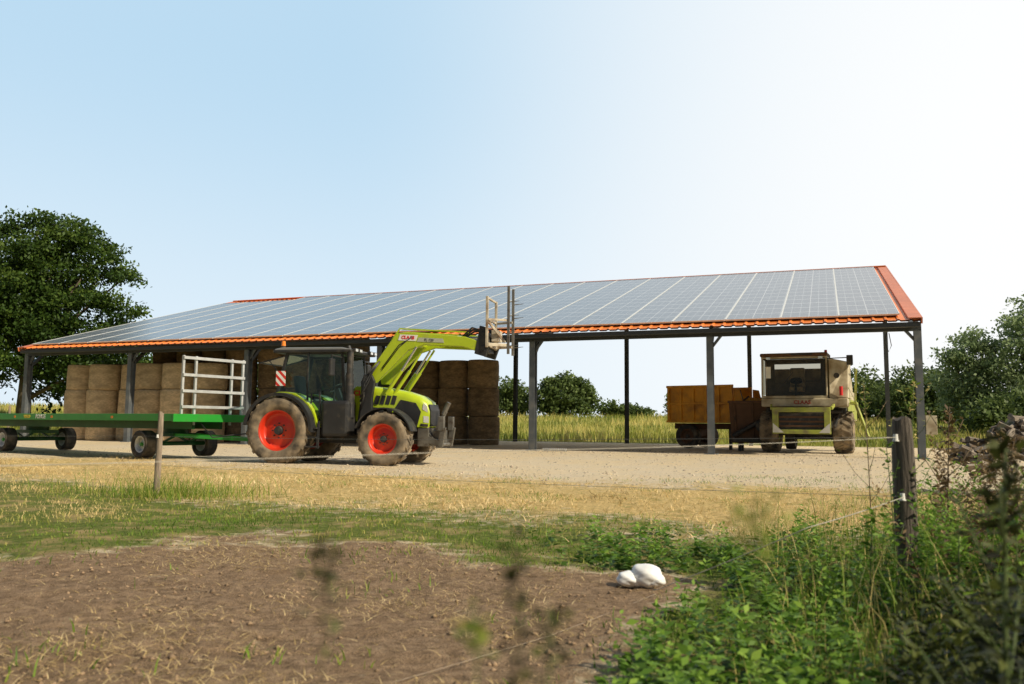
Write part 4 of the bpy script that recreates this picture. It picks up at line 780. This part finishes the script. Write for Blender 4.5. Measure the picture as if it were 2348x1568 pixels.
# ------------------------------------------------------------------ ochre tipper
tp=empty('tipping_trailer','ochre orange tipping trailer with ribbed sides under the barn','trailer',(7.90,33.0,FLOOR),R(-36.9))
mb=MB(); x0,x1,y0,y1=-1.35,1.35,-1.0,1.0
mb.bb(x0,x1,y0,y0+.06,1.1,2.45); mb.bb(x0,x1,y1-.06,y1,1.1,2.45); mb.bb(x0,x0+.06,y0+.06,y1-.06,1.1,2.45); mb.bb(x0,x1,y0,y1,1.02,1.095)
for x in np.linspace(x0+.05,x1-.05,6): mb.bb(x-.05,x+.05,y0-.07,y0-.002,1.05,2.4)
mb.bb(x0-.03,x1+.03,y0-.09,y0+.0,2.38,2.47); mb.bb(x0-.03,x1+.03,y0-.085,y0-.004,1.72,1.80); mb.bb(x0-.03,x1+.03,y0-.09,y0-.004,1.02,1.10); mb.bb(x0-.04,x0-.002,y0,y1,2.36,2.46)
mb.build('tipping_body',M['ochre'],tp,bevel=.01)
mb=MB(); mb.add([(x1+.02,y0+.02,1.1),(x1+.62,y0+.02,1.55),(x1+.62,y0+.02,1.95),(x1+.35,y0+.02,2.05),(x1+.28,y0+.02,2.32),(x1+.02,y0+.02,2.36)],[(0,1,2,3,4,5)]); mb.add([(x1+.02,y1-.02,1.1),(x1+.62,y1-.02,1.55),(x1+.62,y1-.02,1.95),(x1+.35,y1-.02,2.05),(x1+.28,y1-.02,2.32),(x1+.02,y1-.02,2.36)],[(0,1,2,3,4,5)])
mb.bb(x1+.60,x1+.66,y0,y1,1.5,1.98); mb.hexa([(x1+.02,y0,1.06),(x1+.02,y1,1.06),(x1+.02,y1,1.12),(x1+.02,y0,1.12)],[(x1+.66,y0,1.47),(x1+.66,y1,1.47),(x1+.66,y1,1.53),(x1+.66,y0,1.53)])
tgt=mb.build('tailgate',M['ochre'],tp); mb=MB(); mb.tube([(x1+.3,y0-.02,2.25),(x1+.4,y0-.03,1.9),(x1+.55,y0-.02,1.75)],.02,5); mb.build('chain',M['steel'],tgt)
mb=MB(); mb.bb(-1.3,1.2,-.5,.5,.78,1.0); mb.cyl((-.55,-.8,.5),(-.55,.8,.5),.07); mb.bb(-.75,-.35,-.5,.5,.5,.8); mb.build('chassis',M['brown'],tp)
for y,fl in ((-.85,False),(.85,True)): wheel(tp,(-.55,y,.5),.5,.36,.27,(M['brown'],M['tyredark'],M['dark']),fl,0)
mb=MB(); mb.bb(1.0,1.1,-.6,-.5,-.02,.8); mb.build('parking_stand',M['dark'],tp)
bx=empty('grain_hopper','dark brown ribbed steel hopper box standing between tipping trailer and combine','hopper',(8.87,30.3,FLOOR),R(-22))
mb=MB(); mb.hexa([(-.76,-.5,.3),(.76,-.5,.3),(.76,.5,.3),(-.76,.5,.3)],[(-.84,-.6,1.76),(.84,-.6,1.76),(.84,.6,1.82),(-.84,.6,1.82)])
for x in (-.6,0,.6): mb.beam((x*.95,-.54,.32),(x*1.1,-.635,1.76),.06,.06)
mb.bb(-.88,.88,-.65,-.56,1.72,1.81); mb.build('bin',M['brown'],bx,bevel=.01)
mb=MB(); mb.cyl((-.7,-.68,.55),(.75,-.72,1.35),.09,n=10); mb.cyl((.3,-.66,.9),(.3,-.8,.9),.2,n=14); mb.beam((-.7,-.7,.4),(.7,-.7,.4),.1,.12); mb.build('auger_drive',M['dark'],bx)
mb=MB(); mb.beam((.4,.1,1.75),(.75,.1,2.2),.08,.1); mb.beam((-.5,.1,1.75),(-.2,.1,2.0),.06,.06); mb.build('hopper_frame',M['brown'],bx)
for x in (-.5,.5):
    for y in (-.4,.4): mb=MB(); mb.bb(x-.05,x+.05,y-.05,y+.05,-.02,.32); mb.build('leg',M['dark'],bx)

mb=MB(); pts=[(i*.009,.055*math.cos(i*.9),.06+.055*math.sin(i*.9)) for i in range(90)]; mb.tube(pts,.012,5)
o=mb.build('coil_spring',M['galv'],None,(1.05,27.7,g1(1.2,27.7)),(0,0,R(-6))); tag(o,'pale metal coil spring lying on gravel beside a front barn post','spring')

# ------------------------------------------------------------------ fence
def post(name,label,x,y,w,h,m,tilt=(0,0),ins=()):
    root=empty(name,label,'fence post',(x,y,g1(x,y)))
    mb=MB(); n=12; V=[]; zs=[-.1,h*.2,h*.45,h*.7,h*.93,h]
    for j,z in enumerate(zs):
        for k in range(n):
            a=2*PI*k/n; r=w/2*(1+.10*math.sin(a*2+j)+random.uniform(-.06,.06))*(.9 if j==5 else 1); V.append((r*math.cos(a)+tilt[0]*z,r*math.sin(a)+tilt[1]*z,z+(random.uniform(-.02,.02) if j==5 else 0)))
    mb.add(V,[(j*n+k,j*n+(k+1)%n,(j+1)*n+(k+1)%n,(j+1)*n+k) for j in range(5) for k in range(n)],0,True); mb.add(V[-n:],[tuple(range(n))])
    mb.build('timber',m,root)
    for (dx,dy,z) in ins:
        mb=MB(); mb.cyl((dx,dy,z-.02),(dx,dy,z+.02),.016,.013,10); mb.cyl((dx,dy,z-.024),(dx,dy,z-.018),.020,n=10); mb.build('insulator',M['white'],root)
    return root
post('fence_post','slim weathered wooden fence post in front of the green trailer',-5.06,12.0,.085,1.20,M['wood'],(.01,0),[(-.0,-.06,.86)])
post('fence_post','thick dark weathered fence post with white insulators at the right',2.45,5.2,.125,1.12,M['wooddark'],(-.01,0),[(-.07,-.04,1.0),(-.05,-.06,.64)])
post('fence_post','tiny far post in the meadow at the left edge',px(28,58),58,.18,1.6,M['wood'])
def wire(name,label,pts,r,m,cat='fence wire',sag=.0,n=14):
    P=[]
    for a,b in zip(pts[:-1],pts[1:]):
        a=Vector(a);b=Vector(b)
        for i in range(n): t=i/n; p=a.lerp(b,t); p.z-=sag*4*t*(1-t); P.append(p)
    P.append(Vector(pts[-1])); mb=MB(); mb.tube(P,r,6); o=mb.build(name,m); return tag(o,label,cat)
zl=g1(-5.06,12)
wire('fence_wire','upper thin fence wire from the slim post to the thick post',[(-13,12.6,.85),(-5.06,11.93,zl+.86),(2.38,5.15,1.0)],.0018,M['wire'],sag=.03)
wire('fence_wire','lower thin fence wire between the slim post and the thick post',[(-13,12.6,.42),(-5.04,11.94,zl+.45),(2.40,5.13,.64)],.0018,M['wire'],sag=.03)
wire('fence_rope','pale electric fence rope crossing in front of the tractor wheels',[(2.37,5.14,1.0),(-.2,3.8,.93),(-3.2,2.4,.87)],.0018,M['rope'],'fence rope',.012)
zz=g1(1,5.6)
wire('fence_rope','slack pale rope rising from the white bag to the thick post',[(2.39,5.10,.64),(1.75,4.95,.47),(1.0,5.42,zz+.06),(.93,5.5,zz+.02)],.0032,M['rope'],'rope',.006)
wire('fence_rope','muddy slack rope lying on the bare dirt at the bottom centre',[(.93,5.4,zz+.015),(.2,4.3,g1(.2,4.3)+.008),(-.75,3.1,g1(-.75,3.1)+.008)],.0022,M['ropeold'],'rope',.004)

bm=bmesh.new()
for (c,s) in [((.06,0,.085),(.125,.11,.092)),((-.085,.0,.058),(.09,.085,.06)),((.13,-.03,.055),(.075,.08,.055)),((.0,.02,.05),(.10,.09,.052))]:
    r=bmesh.ops.create_icosphere(bm,subdivisions=4,radius=1.0)
    for v in r['verts']:
        d=v.co.copy(); k=1+.06*math.sin(3.5*d.x+3*c[0]*20)*math.sin(4*d.y+1)+.045*math.sin(6*d.z+4*d.x)+.02*math.sin(17*d.y+13*d.z)
        v.co=Vector((c[0]+d.x*s[0]*k,c[1]+d.y*s[1]*k,max(-.01,c[2]+d.z*s[2]*k)))
for f in bm.faces: f.smooth=True
me=bpy.data.meshes.new('plastic_bag'); bm.to_mesh(me); bm.free(); me.materials.append(M['bag'])
o=bpy.data.objects.new('plastic_bag',me); col.objects.link(o); o.location=(.87,5.72,g1(.87,5.72)); o.scale=(.86,.86,.86); tag(o,'crumpled white plastic bag lying on the dirt edge beside the rope','bag')

lm=[]
for k in range(4):
    mb=MB(); L_=.22+.05*k; r=.04+.008*k; pr=[(0,0),(r*1.6,.0),(r*1.3,r*.9),(r*.5,r*1.3)] if k%2 else [(r*math.cos(a),r*math.sin(a)) for a in np.arange(0,6.28,.9)]
    m_=len(pr); V=[(-L_/2,a,b) for a,b in pr]+[(L_/2,a*random.uniform(.85,1.1),b*random.uniform(.85,1.1)) for a,b in pr]
    mb.add(V,[tuple(range(m_)),tuple(range(2*m_-1,m_-1,-1))]+[(i,(i+1)%m_,m_+(i+1)%m_,m_+i) for i in range(m_)]); o=mb.build('firewood_log',M['log']); lm.append(o.data); bpy.data.objects.remove(o)
cnt=0
while cnt<240:
    dx=random.uniform(-1.4,1.1); dy=random.uniform(-.8,.4); hmax=1.34*max(0,1-(dx/1.75)**2*.75)*(1-(dy/.95)**2*.5); z=hmax*random.uniform(.5,1)**.5
    o=bpy.data.objects.new('firewood_log',random.choice(lm)); col.objects.link(o); x,y=8.85+dx,14+dy; o.location=(x,y,g1(x,y)+max(.05,z-.06)); o.rotation_euler=(random.uniform(0,6),random.uniform(-.5,.5),random.uniform(0,6))
    tag(o,'grey split firewood log in the heap behind the thick fence post','log','firewood heap at the right'); cnt+=1

# ------------------------------------------------------------------ light, sky, camera
az=R(124); el=R(38)
sd=Vector((math.sin(az)*math.cos(el),math.cos(az)*math.cos(el),math.sin(el)))
sun=bpy.data.lights.new('sun','SUN'); sun.energy=5.0; sun.angle=R(.5); sun.color=(1,.89,.67)
so=bpy.data.objects.new('sun',sun); col.objects.link(so); so.rotation_euler=sd.to_track_quat('Z','Y').to_euler(); so.location=(20,-20,30)
w=bpy.data.worlds.new('World'); scene.world=w; w.use_nodes=True; nt=w.node_tree; bg=nt.nodes['Background']; L=nt.links.new
sk=nd(nt,'ShaderNodeTexSky',sky_type='NISHITA'); sk.sun_disc=False; sk.sun_elevation=el; sk.sun_rotation=az; sk.air_density=1.0; sk.dust_density=.8; sk.ozone_density=1.2
sc_=nd(nt,'ShaderNodeMixRGB',blend_type='MULTIPLY'); sc_.inputs[0].default_value=1; sc_.inputs[2].default_value=(.44,.41,.37,1); L(sk.outputs[0],sc_.inputs[1])
tc=nd(nt,'ShaderNodeTexCoord')
def dirfac(v,a,b,mx_):
    dt=nd(nt,'ShaderNodeVectorMath',operation='DOT_PRODUCT'); dt.inputs[1].default_value=Vector(v).normalized(); L(tc.outputs['Generated'],dt.inputs[0])
    mr=nd(nt,'ShaderNodeMapRange',interpolation_type='SMOOTHSTEP'); mr.inputs[1].default_value=a; mr.inputs[2].default_value=b; mr.inputs[4].default_value=mx_; L(dt.outputs['Value'],mr.inputs[0]); return mr.outputs[0]
hz=nd(nt,'ShaderNodeMixRGB'); L(dirfac((-.1,.97,.2),.32,.85,.84),hz.inputs[0]); hz.inputs[2].default_value=(3.9,5.5,6.8,1); L(sc_.outputs[0],hz.inputs[1])
lo=nd(nt,'ShaderNodeMixRGB'); sp=nd(nt,'ShaderNodeSeparateXYZ'); L(tc.outputs['Generated'],sp.inputs[0])
m1=nd(nt,'ShaderNodeMapRange',interpolation_type='SMOOTHSTEP'); m1.inputs[1].default_value=.42; m1.inputs[2].default_value=.02; m1.inputs[4].default_value=.75; L(sp.outputs[2],m1.inputs[0])
m2=nd(nt,'ShaderNodeMath',operation='MULTIPLY'); L(m1.outputs[0],m2.inputs[0]); L(dirfac((0,1,0),.1,.6,1.0),m2.inputs[1])
L(m2.outputs[0],lo.inputs[0]); lo.inputs[2].default_value=(5.5,6.1,6.55,1); L(hz.outputs[0],lo.inputs[1])
mx=nd(nt,'ShaderNodeMixRGB'); mx.inputs[2].default_value=(6.7,6.75,6.75,1); L(dirfac((.80,.57,.20),.42,.965,1.0),mx.inputs[0]); L(lo.outputs[0],mx.inputs[1])
L(mx.outputs[0],bg.inputs[0]); bg.inputs[1].default_value=.15

cam=bpy.data.cameras.new('camera'); co_=bpy.data.objects.new('camera',cam); col.objects.link(co_)
p=math.atan(191/1900); r=R(.57)
Fv=Vector((0,math.cos(p),math.sin(p))); Uv=Vector((0,-math.sin(p),math.cos(p))); Rv=Vector((1,0,0))
R2=Rv*math.cos(r)+Uv*math.sin(r); U2=Uv*math.cos(r)-Rv*math.sin(r); B=-Fv
co_.matrix_world=Matrix(((R2.x,U2.x,B.x,0),(R2.y,U2.y,B.y,0),(R2.z,U2.z,B.z,1.05),(0,0,0,1)))
cam.lens=36*1900/2348; cam.sensor_width=36; cam.clip_end=5000; cam.clip_start=.05
cam.dof.use_dof=True; cam.dof.focus_distance=20; cam.dof.aperture_fstop=2.8
scene.camera=co_
scene.view_settings.view_transform='Standard'; scene.view_settings.look='None'; scene.view_settings.exposure=0
